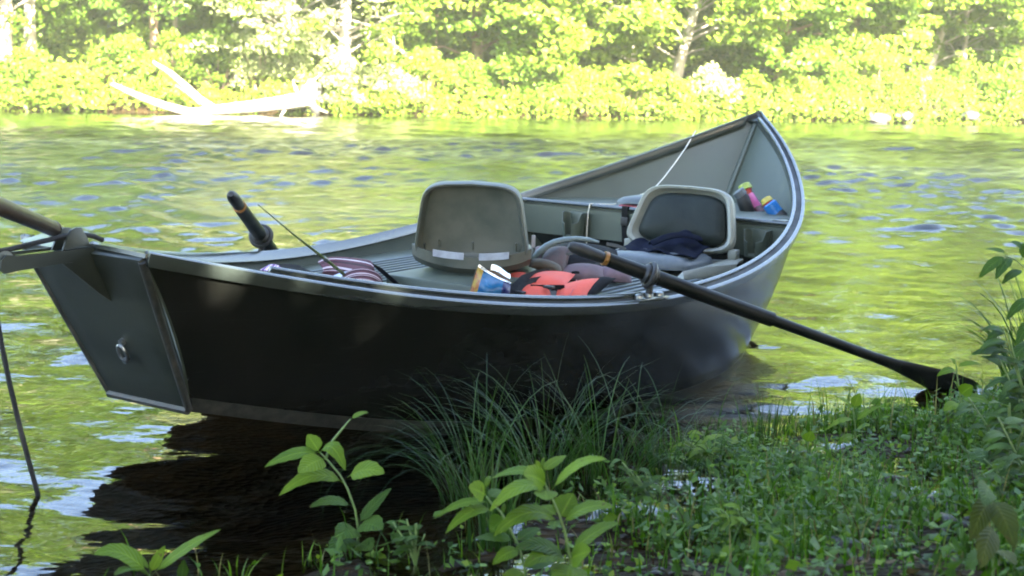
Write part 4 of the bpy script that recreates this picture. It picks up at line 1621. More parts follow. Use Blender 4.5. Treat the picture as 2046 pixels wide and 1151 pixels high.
for i in range(8):
    k = i / 7
    rows.append([bw_(655 + 100 * k, 574 - 16 * math.sin(math.pi * k * .9) - 5 * j, D0 - .22 + .05 * j) for j in range(5)])
cloth('blanket_lining', rows, M('pale_lining', (.42, .46, .54), .8, vs=30, bump=.002, bs=60), blanket, bb)
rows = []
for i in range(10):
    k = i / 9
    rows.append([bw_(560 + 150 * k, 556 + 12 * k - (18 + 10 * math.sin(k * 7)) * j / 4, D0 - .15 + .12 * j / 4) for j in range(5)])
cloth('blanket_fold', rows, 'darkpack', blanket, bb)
# small purple striped cloth
cb = hit(540, 536, 2, .40)
purple = boat_thing('purple_cloth', cb, 'small purple and white striped cloth showing under the far oar', 'cloth')
rows = []
for i in range(9):
    k = i / 8
    rows.append([bw_(518 + 38 * k + 3 * j, 541 + 3 * k - 14 * math.sin(math.pi * (.15 + .75 * k)) * j / 4 - 2, 5.35 + .03 * j) for j in range(5)])
cloth('cloth_fold', rows, 'purple', purple, cb)
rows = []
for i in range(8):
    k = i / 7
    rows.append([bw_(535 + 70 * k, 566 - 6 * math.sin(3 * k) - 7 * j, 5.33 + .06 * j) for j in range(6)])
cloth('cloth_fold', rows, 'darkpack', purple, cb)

# open snack bag
sbp = hit(978, 596, 2, zl + .006)
snack = boat_thing('snack_bag', sbp, 'open blue snack bag with foil rim and yellow side strip', 'bag')
sd_ = (pxd(978, 590, 9) - CAM).y
dS = (BM @ sbp).y
X_ = lambda px, py, dd=0.0: BMI @ pxd(px, py, dS + dd)
# front sheet: yellow | blue | navy
bl, br, tl, tr2 = (934, 600), (1016, 604), (956, 530), (1021, 565)


def front(a, b, bulge=.0):
    x = (bl[0] * (1 - a) + br[0] * a) * (1 - b) + (tl[0] * (1 - a) + tr2[0] * a) * b
    y = (bl[1] * (1 - a) + br[1] * a) * (1 - b) + (tl[1] * (1 - a) + tr2[1] * a) * b
    y += 3.5 * math.sin(math.pi * a) * b
    return X_(x, y, -.035 * math.sin(math.pi * a) * math.sin(math.pi * min(1, b * .9 + .1)) + .01 * b + .006 * math.sin(9 * a + 5 * b))


def back_(a, b):
    x = (bl[0] * (1 - a) + br[0] * a) * (1 - b) + ((tl[0] - 2) * (1 - a) + (tr2[0] - 4) * a) * b
    y = (bl[1] * (1 - a) + br[1] * a) * (1 - b) + ((tl[1] - 3) * (1 - a) + (528 + 20) * a) * b
    y -= 10 * math.sin(math.pi * a) ** 2 * b * (0.4 + .9 * a)
    return X_(x, y, .045 * math.sin(math.pi * a) + .03 * b + .005 * math.sin(11 * a + 3 * b))


for a0, a1, mt, nm in ((0, .17, 'bagyellow', 'side_strip'), (.17, .78, 'bagblue', 'front_panel'), (.78, 1.0, 'bagnavy', 'corner_panel')):
    rows = [[front(a, b) for b in np.linspace(0, 1, 9)] for a in np.linspace(a0, a1, 8)]
    G().solid(rows, .002).obj(nm, mt, snack, base=sbp)
rows = [[back_(a, b) for b in np.linspace(0, .86, 9)] for a in np.linspace(0, 1, 12)]
G().solid(rows, .002).obj('back_panel', 'crisps', snack, base=sbp)
rows = [[back_(a, b) + Vector((0, -.004, .001)) for b in np.linspace(.84, 1.0, 4)] for a in np.linspace(.42, 1, 9)]
G().solid(rows, .004).obj('foil_rim', 'foil', snack, base=sbp)
rows = [[front(a, b) + Vector((-.003, -.003, .001)) for b in np.linspace(.95, 1.03, 3)] for a in np.linspace(0, 1, 12)]
G().solid(rows, .003).obj('foil_rim', 'foil', snack, base=sbp)


# life vest: puffy panels and straps
def puff(name, quad, dep, th, mat, parent, base, n=10, e=.5):
    """padded panel: quad in photo pixels with depths, thickness th towards the viewer/up"""
    (x0, y0, d0), (x1, y1, d1), (x2, y2, d2), (x3, y3, d3) = quad
    c0, c1, c2, c3 = [BMI @ pxd(x, y, d) for x, y, d in quad]
    top, bot = [], []
    nrm = (c1 - c0).cross(c3 - c0).normalized()
    eye = (BMI @ CAM) - c0
    if nrm.dot(eye) < 0:
        nrm = -nrm
    for i in range(n + 1):
        a = i / n
        rt, rb_ = [], []
        for j in range(n + 1):
            b = j / n
            p__ = c0.lerp(c1, a).lerp(c3.lerp(c2, a), b)
            k = (4 * a * (1 - a)) ** e * (4 * b * (1 - b)) ** e
            rt.append(p__ + nrm * th * k)
            rb_.append(p__ - nrm * th * .35 * k)
        top.append(rt)
        bot.append(rb_)
    g = G().grid(top)
    g.grid([list(reversed(r_)) for r_ in bot])
    return g.obj(name, mat, parent, base=base, angle=70)


def ribbon(pts, w, parent, base, mat='webbing', name='strap', th=.004):
    rows = []
    P3 = [BMI @ pxd(*q) for q in pts]
    for i, q in enumerate(P3):
        t = (P3[min(i + 1, len(P3) - 1)] - P3[max(i - 1, 0)]).normalized()
        eye = ((BMI @ CAM) - q).normalized()
        s_ = t.cross(eye).normalized()
        rows.append([q + s_ * w * .5, q, q - s_ * w * .5])
    return G().solid(rows, th).obj(name, mat, parent, base=base)


vb = hit(1110, 596, 2, zl + .006)
dv = (BM @ vb).y
vest = boat_thing('life_vest', vb, 'orange life vest with black straps lying beside the near rail', 'life vest')
puff('vest_panel', [(1018, 604, dv), (1112, 604, dv), (1096, 574, dv + .1), (1052, 570, dv + .1)], 0, .03, 'orange', vest, vb)
puff('vest_panel', [(1104, 606, dv), (1166, 606, dv), (1205, 555, dv + .22), (1108, 578, dv + .12)], 0, .035, 'orange', vest, vb)
puff('vest_panel', [(1042, 574, dv + .12), (1128, 572, dv + .12), (1150, 548, dv + .32), (1062, 548, dv + .32)], 0, .03, 'orange', vest, vb)
puff('vest_panel', [(1012, 575, dv + .14), (1050, 562, dv + .2), (1052, 545, dv + .35), (1014, 549, dv + .3)], 0, .02, 'orange', vest, vb)
puff('vest_edge', [(1155, 606, dv + .01), (1178, 600, dv + .05), (1232, 556, dv + .28), (1196, 553, dv + .24)], 0, .025, 'darkpack', vest, vb)
puff('vest_lining', [(1056, 592, dv + .02), (1112, 592, dv + .02), (1118, 572, dv + .12), (1058, 568, dv + .12)], 0, .01, 'greycloth', vest, vb)
ribbon([(1020, 606, dv - .03), (1030, 578, dv + .06), (1048, 560, dv + .14), (1072, 551, dv + .24), (1100, 548, dv + .3)], .045, vest, vb)
ribbon([(1026, 596, dv - .04), (1042, 572, dv + .05), (1064, 560, dv + .12), (1090, 556, dv + .2)], .02, vest, vb)
ribbon([(1060, 573, dv + .05), (1090, 574, dv + .05), (1128, 574, dv + .06)], .018, vest, vb)
ribbon([(1094, 606, dv - .02), (1102, 588, dv + .04), (1116, 574, dv + .08)], .024, vest, vb)

place(G().box((-.012, -.020, -.004), (.012, .020, .006)), Matrix.Translation(BMI @ pxd(1097, 574, dv + .02))).obj('buckle', 'black', vest, base=vb, bevel=.002)
place(G().box((-.012, -.018, -.004), (.012, .018, .006)), Matrix.Translation(BMI @ pxd(1040, 585, dv))).obj('buckle', 'black', vest, base=vb, bevel=.002)
ribbon([(1128, 604, dv - .035), (1140, 588, dv + .0), (1150, 570, dv + .08), (1152, 558, dv + .16)], .003, vest, vb, 'coral', 'seam', .002)
# day pack
kb = hit(1150, 562, 2, zl + .006)
dk = (BM @ kb).y
pack = boat_thing('day_pack', kb, 'maroon and olive day pack with teal piping behind the life vest', 'bag')
puff('pack_body', [(1058, 560, dk - .05), (1250, 566, dk - .05), (1232, 500, dk + .25), (1112, 486, dk + .25)], 0, .055, 'darkpack', pack, kb, n=14)
puff('pack_pocket', [(1070, 541, dk - .08), (1128, 548, dk - .10), (1142, 496, dk + .05), (1092, 500, dk + .05)], 0, .045, 'maroonpack', pack, kb, n=12)
puff('pack_base', [(1056, 533, dk - .10), (1120, 549, dk - .12), (1124, 535, dk - .08), (1062, 519, dk - .06)], 0, .035, 'olivepack', pack, kb, n=12)
puff('pack_flap', [(1112, 556, dk - .12), (1208, 562, dk - .10), (1206, 534, dk - .02), (1128, 532, dk - .02)], 0, .035, 'mauvepack', pack, kb, n=12)
puff('pack_flap', [(1066, 522, dk - .02), (1080, 520, dk - .02), (1086, 492, dk + .05), (1070, 494, dk + .05)], 0, .02, 'mauvepack', pack, kb)
puff('pack_flap', [(1196, 560, dk - .08), (1262, 566, dk - .06), (1262, 540, dk), (1204, 532, dk)], 0, .03, 'mauvepack', pack, kb)
arc = [(1064, 518), (1076, 505), (1092, 492), (1108, 484), (1128, 479), (1152, 477), (1176, 479), (1196, 484)]
G().tube([BMI @ pxd(x, y, dk - .05 + .0016 * i * i) for i, (x, y) in enumerate(arc)], [.010, .014, .014, .013, .012, .011, .010, .006], 10).obj('piping', 'teal', pack, base=kb)
ribbon([(1212, 487, dk + .08), (1232, 491, dk + .08), (1250, 498, dk + .07)], .014, pack, kb, 'greycloth', 'pull_strap')
ribbon([(1131, 508, dk - .10), (1140, 507, dk - .10), (1148, 505, dk - .10)], .010, pack, kb, 'greycloth', 'zip_pull')
ribbon([(1190, 527, dk - .09), (1198, 527, dk - .09), (1204, 526, dk - .09)], .008, pack, kb, 'greycloth', 'zip_pull')
puff('pack_vent', [(1142, 547, dk - .16), (1158, 547, dk - .16), (1158, 543, dk - .15), (1142, 543, dk - .15)], 0, .008, 'darkpack', pack, kb)

# navy jacket on the forward seat
jb = FM @ Vector((0, -.16, .0))
jacket = boat_thing('jacket', jb, 'dark navy jacket crumpled on the pale-framed seat', 'jacket')
rows = []
for i in range(17):
    a = -1 + 2 * i / 16
    rw = []
    for j in range(11):
        b = j / 10
        y_ = -.24 * (1 - b) ** 1.0 - .05
        z_ = .016 + .050 * b ** 2.2 * (1 + .5 * math.sin(a * 4 + 1)) + .010 * math.sin(a * 9 + b * 5) + .008 * math.sin(b * 13 + a * 3)
        z_ *= (1 - .35 * a * a)
        rw.append(FM @ Vector((a * (.20 - .03 * b) + .012 * math.sin(b * 7), y_, z_)))
    rows.append(rw)
cloth('jacket_body', rows, 'navy', jacket, jb, .008)
rows = []
for i in range(9):
    a = i / 8
    rows.append([FM @ Vector((-.03 + .16 * a + .03 * j / 5, -.25 + .17 * a - .02 * j / 5, .03 + .03 * math.sin(math.pi * a) + .018 * math.sin(math.pi * j / 5) + .02 * a)) for j in range(6)])
cloth('sleeve', rows, 'navy', jacket, jb, .01)

# boat cushion on the bow deck
qb = Vector((3.20, .03, zb + .001))
cush = boat_thing('boat_cushion', qb, 'flat blue-grey cushion with pink trim on the forward bench', 'cushion')
cg = G().loft([superring(.19, .18, .26, k, y, e=4, arch=.006, cv=-.012) for k, y in ((.01, .062), (.6, .061), (.85, .055), (.96, .043), (1, .030), (1, .026), (.01, .024))])
cg.v = [Vector((qb.x - .12 + q.z, qb.y + q.x, qb.z + q.y)) for q in cg.v]
cg.obj('cushion_pad', 'vinyl2', cush, base=qb)
G().box((3.075, -.16, zb + .002), (3.33, .17, zb + .016)).obj('cushion_trim', 'coral', cush, base=qb, bevel=.006)


# bottles wedged against the bow side
def bottle(name, px, segs, label, d):
    """segs: list of (part, material, from pixel, to pixel, r0, r1)"""
    a = BMI @ pxd(px[0], px[1], d)
    o = boat_thing(name, a, label, 'bottle', 'bottles on the bow deck')
    for nm, mt, p0, p1, r0, r1, d0, d1 in segs:
        A, B = BMI @ pxd(p0[0], p0[1], d + d0), BMI @ pxd(p1[0], p1[1], d + d1)
        n_ = 5
        pts_ = [A.lerp(B, k) for k in (0, .08, .5, .92, 1)]
        rr = [r0 * .8, r0, (r0 + r1) / 2, r1, r1 * .8]
        G().tube(pts_, rr, 16).obj(nm, mt, o, base=a)
    return o


dB = 7.22
bottle('water_bottle', (1518, 440), [('cap', 'lime', (1486, 368), (1491, 380), .030, .034, .03, .02), ('neck', 'red', (1490, 378), (1495, 391), .026, .024, .02, .015),
                                     ('body', 'pink', (1494, 387), (1514, 424), .026, .034, .015, 0), ('base', 'darkred', (1513, 418), (1521, 432), .033, .035, 0, -.03)],
       'pink bottle with lime cap leaning against the bow side', dB - .12)
bottle('water_bottle', (1568, 442), [('cap', 'yellow', (1529, 396), (1535, 406), .026, .030, .03, .02), ('neck', 'red', (1533, 403), (1537, 409), .026, .026, .02, .02),
                                     ('body', 'sky_blue', (1536, 406), (1557, 434), .035, .036, .015, 0), ('base', 'black', (1553, 428), (1570, 442), .034, .034, 0, -.02)],
       'bright blue bottle with yellow cap next to the near rail', dB - .28)
bottle('water_bottle', (1496, 437), [('cap', 'vinyl2', (1474, 381), (1482, 392), .030, .032, .0, 0), ('body', 'black', (1481, 390), (1498, 432), .032, .034, 0, 0)],
       'black bottle left of the pink one on the bow deck', dB - .16)

# thin pale cord from the far rail to the bench
cs = hit(1390, 263, 1, .262)
ce = hit(1303, 381, 0, 3.25)
cb2 = Vector((3.03, .30, zb + .012))
cordt = boat_thing('thin_cord', cs, 'thin pale cord running from the far rail down over the bench', 'cord')
mid_ = cs.lerp(ce, .5) + Vector((0, 0, -.018))
pts = [cs + Vector((0, 0, .004)), cs.lerp(mid_, .5) + Vector((0, 0, -.006)), mid_, mid_.lerp(ce, .5) + Vector((0, 0, -.006)), ce, Vector((3.15, .24, zb + .006)), Vector((3.06, .275, zb + .010)), cb2,
       Vector((3.016, .300, zb - .03)), Vector((3.012, .300, zb - .12)), Vector((3.01, .298, zb - .24)), Vector((2.99, .29, zb - .36))]
G().tube(pts, .0032, 6).obj('cord_strand', 'cord', cordt, base=cs)
#@@PLANTS
# ================================================================== NEAR BANK PLANTS
def leaf_part(parent, base, tip, width, mat, org, arch=.18, hint=None, fold=.18, name='leaf', twist=0.0):
    """one broad leaf from base to tip; arch lifts its middle, the blade is folded along the midrib"""
    base, tip = Vector(base), Vector(tip)
    L = (tip - base).length
    ctl = base.lerp(tip, .45) + Vector((0, 0, arch * L * 2))
    n_ = 10
    P_ = [base * (1 - t) ** 2 + ctl * 2 * t * (1 - t) + tip * t * t for t in [i / n_ for i in range(n_ + 1)]]
    h = Vector(hint) if hint else Vector((random.uniform(-.25, .25), -.45, 1))
    vs_, fs = [], []
    for i, q in enumerate(P_):
        t = i / n_
        tan = (P_[min(i + 1, n_)] - P_[max(i - 1, 0)]).normalized()
        sd2 = tan.cross(h).normalized()
        sd2 = Matrix.Rotation(twist * t, 3, tan) @ sd2
        nn_ = sd2.cross(tan).normalized()
        w_ = width * .5 * max(.03, (math.sin(math.pi * min(1, t * .97 + .015)) ** .85) * (1.18 - .42 * t)) if t > .10 else width * .03
        ser = .04 * width * (i % 2)
        for k in (-1, -.5, 0, .5, 1):
            e = abs(k) * (w_ + ser * (abs(k) == 1) * (t > .12) * (t < .95))
            vs_.append(q + sd2 * math.copysign(e, k) + nn_ * (abs(k) * fold * w_ - .12 * w_ * k * k))
    for i in range(n_):
        for j in range(4):
            a = i * 5 + j
            fs.append((a, a + 1, a + 6, a + 5))
    o = G().add(vs_, fs).obj(name, {'leaf_fg': 'blade', 'leaf_fgd': 'bladed', 'leaf_fgy': 'bladey'}[mat], parent, base=org, angle=80)
    ul = o.data.uv_layers.new(name='UVMap')
    key = {tuple(round(c, 5) for c in (q - org)): (i % 5 / 4, i // 5 / n_) for i, q in enumerate(vs_)}
    for lp in o.data.loops:
        co = o.data.vertices[lp.vertex_index].co
        ul.data[lp.index].uv = key.get(tuple(round(c, 5) for c in co), (.3, .5))
    return o


def stem_part(parent, pts, r0, r1, mat, org, name='stem'):
    pts = [Vector(p) for p in pts]
    n_ = len(pts)
    return G().tube(pts, [r0 + (r1 - r0) * i / (n_ - 1) for i in range(n_)], 7).obj(name, mat, parent, base=org)


def px_plant(name, base_px, d, stem_px, leaves, label, mat='leaf_fg', stem='stem', rs=.0035, group='broad-leaved plants on the near bank'):
    """plant whose stems and leaves are read off the photo at depth d; a leaf may lean nearer or farther"""
    org = pxd(base_px[0], base_px[1], d)
    gz_ = float(ground_z(org.x, org.y))
    root = empty(name, (org.x, org.y, gz_))
    tag(root, label, 'plant', group)
    org = Vector((org.x, org.y, gz_))
    for st_ in stem_px:
        pts_ = [pxd(x, y, d) for x, y in st_]
        if st_[0] == base_px:
            pts_ = [Vector((org.x, org.y, gz_ - .02))] + pts_[(1 if pts_[0].z < gz_ else 0):]
        stem_part(root, pts_, rs, rs * .6, stem, org)
    for l_ in leaves:
        (x0, y0), (x1, y1), w_, dd = l_[:4]
        kw = l_[4] if len(l_) > 4 else {}
        sc_ = d / F
        m_ = kw.pop('mat', mat) if kw else mat
        leaf_part(root, pxd(x0, y0, d), pxd(x1, y1, d + dd), w_ * sc_, m_, org, **kw)
    return root


# centre plant: two stems of long arching leaves
px_plant('broad_leaf_plant', (1146, 1200), 2.95,
         [[(1146, 1200), (1140, 1120), (1128, 1060), (1118, 1030), (1098, 985), (1080, 950), (1075, 938)]],
         [((1098, 985), (1212, 918), 36, -.06, dict(arch=.16)), ((1098, 985), (978, 1022), 44, -.08, dict(arch=.22)), ((1092, 972), (1046, 950), 52, -.14, dict(arch=.05, hint=(0, -1, .5))),
          ((1080, 950), (982, 956), 30, .05, dict(arch=.12)), ((1082, 944), (1132, 910), 24, .06, dict(arch=.05)), ((1090, 978), (1092, 1000), 48, -.13, dict(arch=.0, hint=(0, -1, .5))),
          ((1120, 1048), (1226, 1014), 42, -.05, dict(arch=.14)), ((1120, 1048), (986, 1072), 46, -.10, dict(arch=.22)), ((1118, 1036), (1146, 986), 56, .05, dict(arch=.02, hint=(0, -1, .4))),
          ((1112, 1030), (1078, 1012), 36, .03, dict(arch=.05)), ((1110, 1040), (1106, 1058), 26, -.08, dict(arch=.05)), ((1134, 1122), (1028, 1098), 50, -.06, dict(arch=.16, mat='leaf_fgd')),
          ((1136, 1112), (1236, 1046), 52, -.05, dict(arch=.10)), ((1138, 1118), (1180, 1102), 52, -.10, dict(arch=.02, hint=(0, -1, .6))), ((1134, 1124), (1046, 1134), 46, -.10, dict(arch=.16)),
          ((1140, 1128), (1130, 1180), 76, -.12, dict(arch=.06, hint=(0, -1, .6))), ((1078, 940), (1070, 920), 12, 0, {}), ((1080, 942), (1088, 914), 8, .02, {})],
         'tallest bright leafy plant at bottom centre, right one of the pair')
px_plant('broad_leaf_plant', (1056, 1210), 3.02,
         [[(1056, 1210), (1050, 1140), (1036, 1090), (1018, 1055), (1000, 1022), (982, 1006), (972, 992)]],
         [((980, 1006), (868, 1036), 24, -.03, dict(arch=.14)), ((985, 1022), (890, 1066), 32, -.05, dict(arch=.20)), ((972, 990), (936, 974), 42, -.08, dict(arch=.02, hint=(0, -1, .5))),
          ((970, 978), (980, 952), 12, .04, {}), ((975, 996), (1012, 984), 30, .05, dict(arch=.10, mat='leaf_fgd')), ((1010, 1034), (980, 1062), 44, .04, dict(arch=.02, hint=(0, -1, .3), mat='leaf_fgd')),
          ((1004, 1030), (1008, 1006), 10, .02, {}), ((1030, 1084), (1080, 1055), 30, .05, dict(arch=.06, mat='leaf_fgd')), ((1028, 1082), (948, 1076), 30, .02, dict(arch=.08, mat='leaf_fgd')),
          ((1040, 1100), (984, 1128), 34, -.04, dict(arch=.12)), ((1048, 1140), (1112, 1120), 40, .05, dict(arch=.10, mat='leaf_fgd')), ((1050, 1145), (1000, 1180), 44, -.05, dict(arch=.10))],
         'bright leafy plant at bottom centre, left one of the pair')
# left plant over the water
px_plant('broad_leaf_plant', (712, 1150), 3.45,
         [[(712, 1150), (716, 1060), (710, 1020), (694, 976), (680, 950), (655, 920), (640, 905)], [(650, 918), (665, 880), (690, 850), (700, 838)]],
         [((640, 905), (529, 933), 40, -.03, dict(arch=.10)), ((650, 916), (596, 945), 46, -.10, dict(arch=.05, hint=(0, -.9, .6))), ((690, 968), (558, 990), 40, -.06, dict(arch=.22)),
          ((638, 904), (614, 868), 34, .03, dict(arch=.02, hint=(0, -1, .2))), ((636, 912), (690, 940), 40, -.06, dict(arch=.42)), ((694, 954), (768, 946), 58, -.03, dict(arch=.14)),
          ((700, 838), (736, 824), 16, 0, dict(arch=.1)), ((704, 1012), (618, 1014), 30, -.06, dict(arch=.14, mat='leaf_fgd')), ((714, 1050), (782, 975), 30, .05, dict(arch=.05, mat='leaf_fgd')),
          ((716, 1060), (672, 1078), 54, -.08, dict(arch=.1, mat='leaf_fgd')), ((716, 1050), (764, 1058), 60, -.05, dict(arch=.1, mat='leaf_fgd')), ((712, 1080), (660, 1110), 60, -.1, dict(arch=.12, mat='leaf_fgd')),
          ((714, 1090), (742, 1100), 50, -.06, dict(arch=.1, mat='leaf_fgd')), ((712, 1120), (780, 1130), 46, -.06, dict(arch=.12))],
         'leafy plant leaning left over the dark water, left of the tussock')
# sprout cut by the bottom edge
px_plant('broad_leaf_plant', (300, 1215), 3.15,
         [[(300, 1215), (300, 1160), (298, 1148)]],
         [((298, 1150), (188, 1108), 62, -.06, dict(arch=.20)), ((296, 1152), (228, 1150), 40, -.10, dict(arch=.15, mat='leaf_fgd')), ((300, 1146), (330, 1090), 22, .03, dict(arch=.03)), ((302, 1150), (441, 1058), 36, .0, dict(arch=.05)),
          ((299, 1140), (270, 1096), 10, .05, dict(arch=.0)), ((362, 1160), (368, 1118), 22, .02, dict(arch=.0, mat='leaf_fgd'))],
         'leafy sprout cut off by the bottom edge at lower left')
# plant coming in from the right edge
px_plant('broad_leaf_plant', (2075, 820), 5.0,
         [[(2075, 820), (2074, 700), (2066, 600), (2052, 540), (2030, 520), (2010, 512)], [(2066, 600), (2090, 520), (2080, 470)]],
         [((2010, 512), (1956, 556), 26, -.05, dict(arch=.08)), ((2020, 514), (1990, 558), 26, -.08, dict(arch=.08)), ((2044, 540), (2002, 568), 22, -.05, dict(arch=.1)), ((2012, 508), (1966, 498), 14, .05, dict(arch=.1)),
          ((2040, 520), (2070, 478), 30, 0, dict(arch=.1)), ((2046, 500), (2020, 484), 24, 0, dict(arch=.12)), ((2066, 600), (2010, 640), 26, -.05, dict(arch=.15)), ((2070, 640), (2030, 690), 30, -.05, dict(arch=.12)),
          ((2072, 690), (2020, 720), 34, -.06, dict(arch=.15)), ((2066, 580), (2100, 560), 30, 0, dict(arch=.1)), ((2074, 740), (2016, 760), 36, -.08, dict(arch=.15))],
         'drooping dark-leaved plant reaching in from the right edge', 'leaf_fgd')
px_plant('broad_leaf_plant', (1985, 1140), 2.75,
         [[(1985, 1140), (1984, 1060), (1980, 1000), (1975, 970)]],
         [((1976, 975), (1966, 1012), 46, -.10, dict(arch=.1, hint=(0, -1, .5), mat='leaf_fgd')), ((1980, 1000), (1938, 1082), 46, -.1, dict(arch=.1, hint=(0, -1, .4))), ((1982, 1000), (2028, 1096), 56, -.1, dict(arch=.1, hint=(0, -1, .4))),
          ((1984, 1050), (1958, 1136), 52, -.12, dict(arch=.06, hint=(0, -1, .4))), ((1984, 1100), (2030, 1130), 44, -.08, dict(arch=.12)), ((1984, 1110), (1930, 1140), 44, -.08, dict(arch=.12, mat='leaf_fgd'))],
         'broad yellowish-leaved plant in the lower right corner', 'leaf_fgy')
px_plant('broad_leaf_plant', (1712, 900), 4.55,
         [[(1712, 900), (1708, 850), (1704, 815)]],
         [((1704, 815), (1676, 796), 22, -.03, dict(arch=.08)), ((1706, 815), (1718, 786), 22, 0, dict(arch=.05, hint=(0, -1, .3))), ((1708, 840), (1650, 860), 16, -.04, dict(arch=.15)), ((1708, 845), (1760, 812), 16, 0, dict(arch=.12)),
          ((1709, 860), (1738, 850), 20, -.04, dict(arch=.1)), ((1710, 870), (1672, 890), 20, -.04, dict(arch=.1))],
         'small paired-leaf plant on the shore left of the oar blade')
px_plant('broad_leaf_plant', (1922, 860), 4.6,
         [[(1922, 860), (1918, 790), (1912, 745), (1910, 728)]],
         [((1910, 730), (1898, 716), 12, 0, {}), ((1911, 735), (1960, 728), 15, 0, dict(arch=.12)), ((1912, 740), (1872, 752), 18, -.03, dict(arch=.12)), ((1918, 790), (1944, 772), 30, -.04, dict(arch=.05, hint=(0, -1, .4))),
          ((1919, 800), (1980, 808), 30, -.04, dict(arch=.15)), ((1920, 810), (1886, 822), 28, -.05, dict(arch=.12)), ((1918, 780), (1905, 762), 12, 0, {})],
         'small plant standing in front of the oar blade tip', 'leaf_fg')
px_plant('broad_leaf_plant', (1618, 960), 4.3,
         [[(1618, 960), (1614, 910), (1612, 880)]],
         [((1612, 885), (1622, 862), 26, -.03, dict(arch=.05, hint=(0, -1, .3))), ((1613, 895), (1588, 905), 20, -.04, dict(arch=.1)), ((1614, 905), (1650, 898), 20, -.04, dict(arch=.1)), ((1616, 920), (1596, 936), 24, -.04, dict(arch=.1))],
         'low single-stem plant at the shore under the right of the hull')


# leafy growth along the right edge
def bushy(name, px, py, d, spread, up, nl, size, label, mat='leaf_fgd', seed=1):
    rr = random.Random(seed)
    sx = []
    lv = []
    for k in range(5):
        ex = px + rr.uniform(-spread, spread * .5)
        ey = py - up * rr.uniform(.55, 1)
        st_ = [(px, py), (px + (ex - px) * .35, py + (ey - py) * .5), (ex, ey)]
        sx.append(st_)
        for q in range(nl):
            t_ = .25 + .75 * q / nl
            x_ = px + (ex - px) * t_ ** 1.4
            y_ = py + (ey - py) * t_
            sg = rr.choice((-1, 1)) if q % 2 else -1
            lv.append(((x_, y_), (x_ + sg * size * rr.uniform(.7, 1.3), y_ + size * rr.uniform(-.5, .5)), size * .42, rr.uniform(-.12, .12), dict(arch=rr.uniform(.06, .2))))
    return px_plant(name, (px, py), d, sx, lv, label, mat)


bushy('broad_leaf_plant', 2062, 900, 4.5, 120, 260, 11, 50, 'bushy weed at the right edge level with the oar blade', seed=3)
bushy('broad_leaf_plant', 2020, 960, 4.0, 90, 170, 9, 44, 'bushy weed at the right edge just below the oar blade tip', seed=5)
bushy('broad_leaf_plant', 2080, 1060, 3.5, 130, 230, 10, 56, 'bushy dark weed above the broad yellowish-leaved plant', seed=8)
bushy('broad_leaf_plant', 1420, 930, 4.2, 60, 80, 5, 30, 'low leafy weed in front of the hull under the oar', 'leaf_fg', seed=12)
bushy('broad_leaf_plant', 1300, 1010, 3.75, 60, 90, 5, 32, 'low leafy weed right of the bright leafy pair', 'leaf_fgd', seed=15)
bushy('broad_leaf_plant', 1490, 1090, 3.4, 60, 80, 5, 34, 'low leafy weed in the grass at bottom, right of centre', 'leaf_fg', seed=18)
bushy('broad_leaf_plant', 830, 1130, 3.35, 60, 100, 5, 36, 'leafy weed at the waterline between the left plant and the bright pair', 'leaf_fgd', seed=21)

# ------------------------------------------------------------------ grass
def blades(name, base, length, lean, width, mat, seg=5, droop=.6):
    """grass blades as one mesh: base (n,3), lean (n,2) horizontal direction*amount"""
    n = len(base)
    V, Fc = [], []
    ld = np.concatenate([lean, np.zeros((n, 1))], 1)
    la = np.linalg.norm(lean, axis=1, keepdims=True)
    dr = ld / np.maximum(la, 1e-6)
    view = base - np.array([0, 0, CAM_H])
    a = rng.uniform(0, 2 * np.pi, n)
    side = np.stack([np.cos(a), np.sin(a), np.zeros(n)], 1)
    side = unit(side - dr * (side * dr).sum(1, keepdims=True) * .6)
    p = base.copy()
    ang = np.zeros((n, 1))
    step = length[:, None] / seg
    rows = []
    for i in range(seg + 1):
        t = i / seg
        w = width[:, None] * (1 - t ** 1.6) * .5 + .0002
        rows.append((p - side * w, p + side * w))
        ang = la * (0.25 + 1.7 * t ** 1.3)
        p = p + step * (np.array([[0, 0, 1]]) * np.cos(ang) + dr * np.sin(ang))
    v = np.stack([q for r_ in rows for q in r_], 1)           # n, 2(seg+1), 3
    k = np.arange(n)[:, None] * (2 * (seg + 1))
    fs = []
    for i in range(seg):
        fs.append(np.concatenate([k + 2 * i, k + 2 * i + 1, k + 2 * i + 3, k + 2 * i + 2], 1))
    return mesh_np(name, v.reshape(-1, 3), np.concatenate(fs), mat, True)


def tussock(px, py, n, L, spread, label, mat='sedge', lean=(.45, 1.6), width=.0030, biasx=0.0, z=0.01):
    c = pxg(px, py, z)
    gz_ = max(-.03, float(ground_z(c.x, c.y)) - .01)
    a = rng.uniform(0, 2 * np.pi, n)
    r_ = spread * np.sqrt(rng.random(n))
    b = np.stack([r_ * np.cos(a), r_ * np.sin(a), np.zeros(n)], 1)
    la = rng.uniform(lean[0], lean[1], n)
    a2 = a + rng.normal(0, .5, n)
    ln = np.stack([np.cos(a2) * la + biasx, np.sin(a2) * la * .8], 1)
    o = empty('sedge_tussock', (c.x, c.y, gz_))
    tag(o, label, 'grass tuft', 'sedge tussocks at the water edge')
    bl_ = link('blades', blades('blades', b, rng.uniform(.55, 1.1, n) * L * (.8 + .4 * la), ln, rng.uniform(.6, 1.2, n) * width, mat, 8), o)
    bl_['kind'] = 'stuff'
    return o


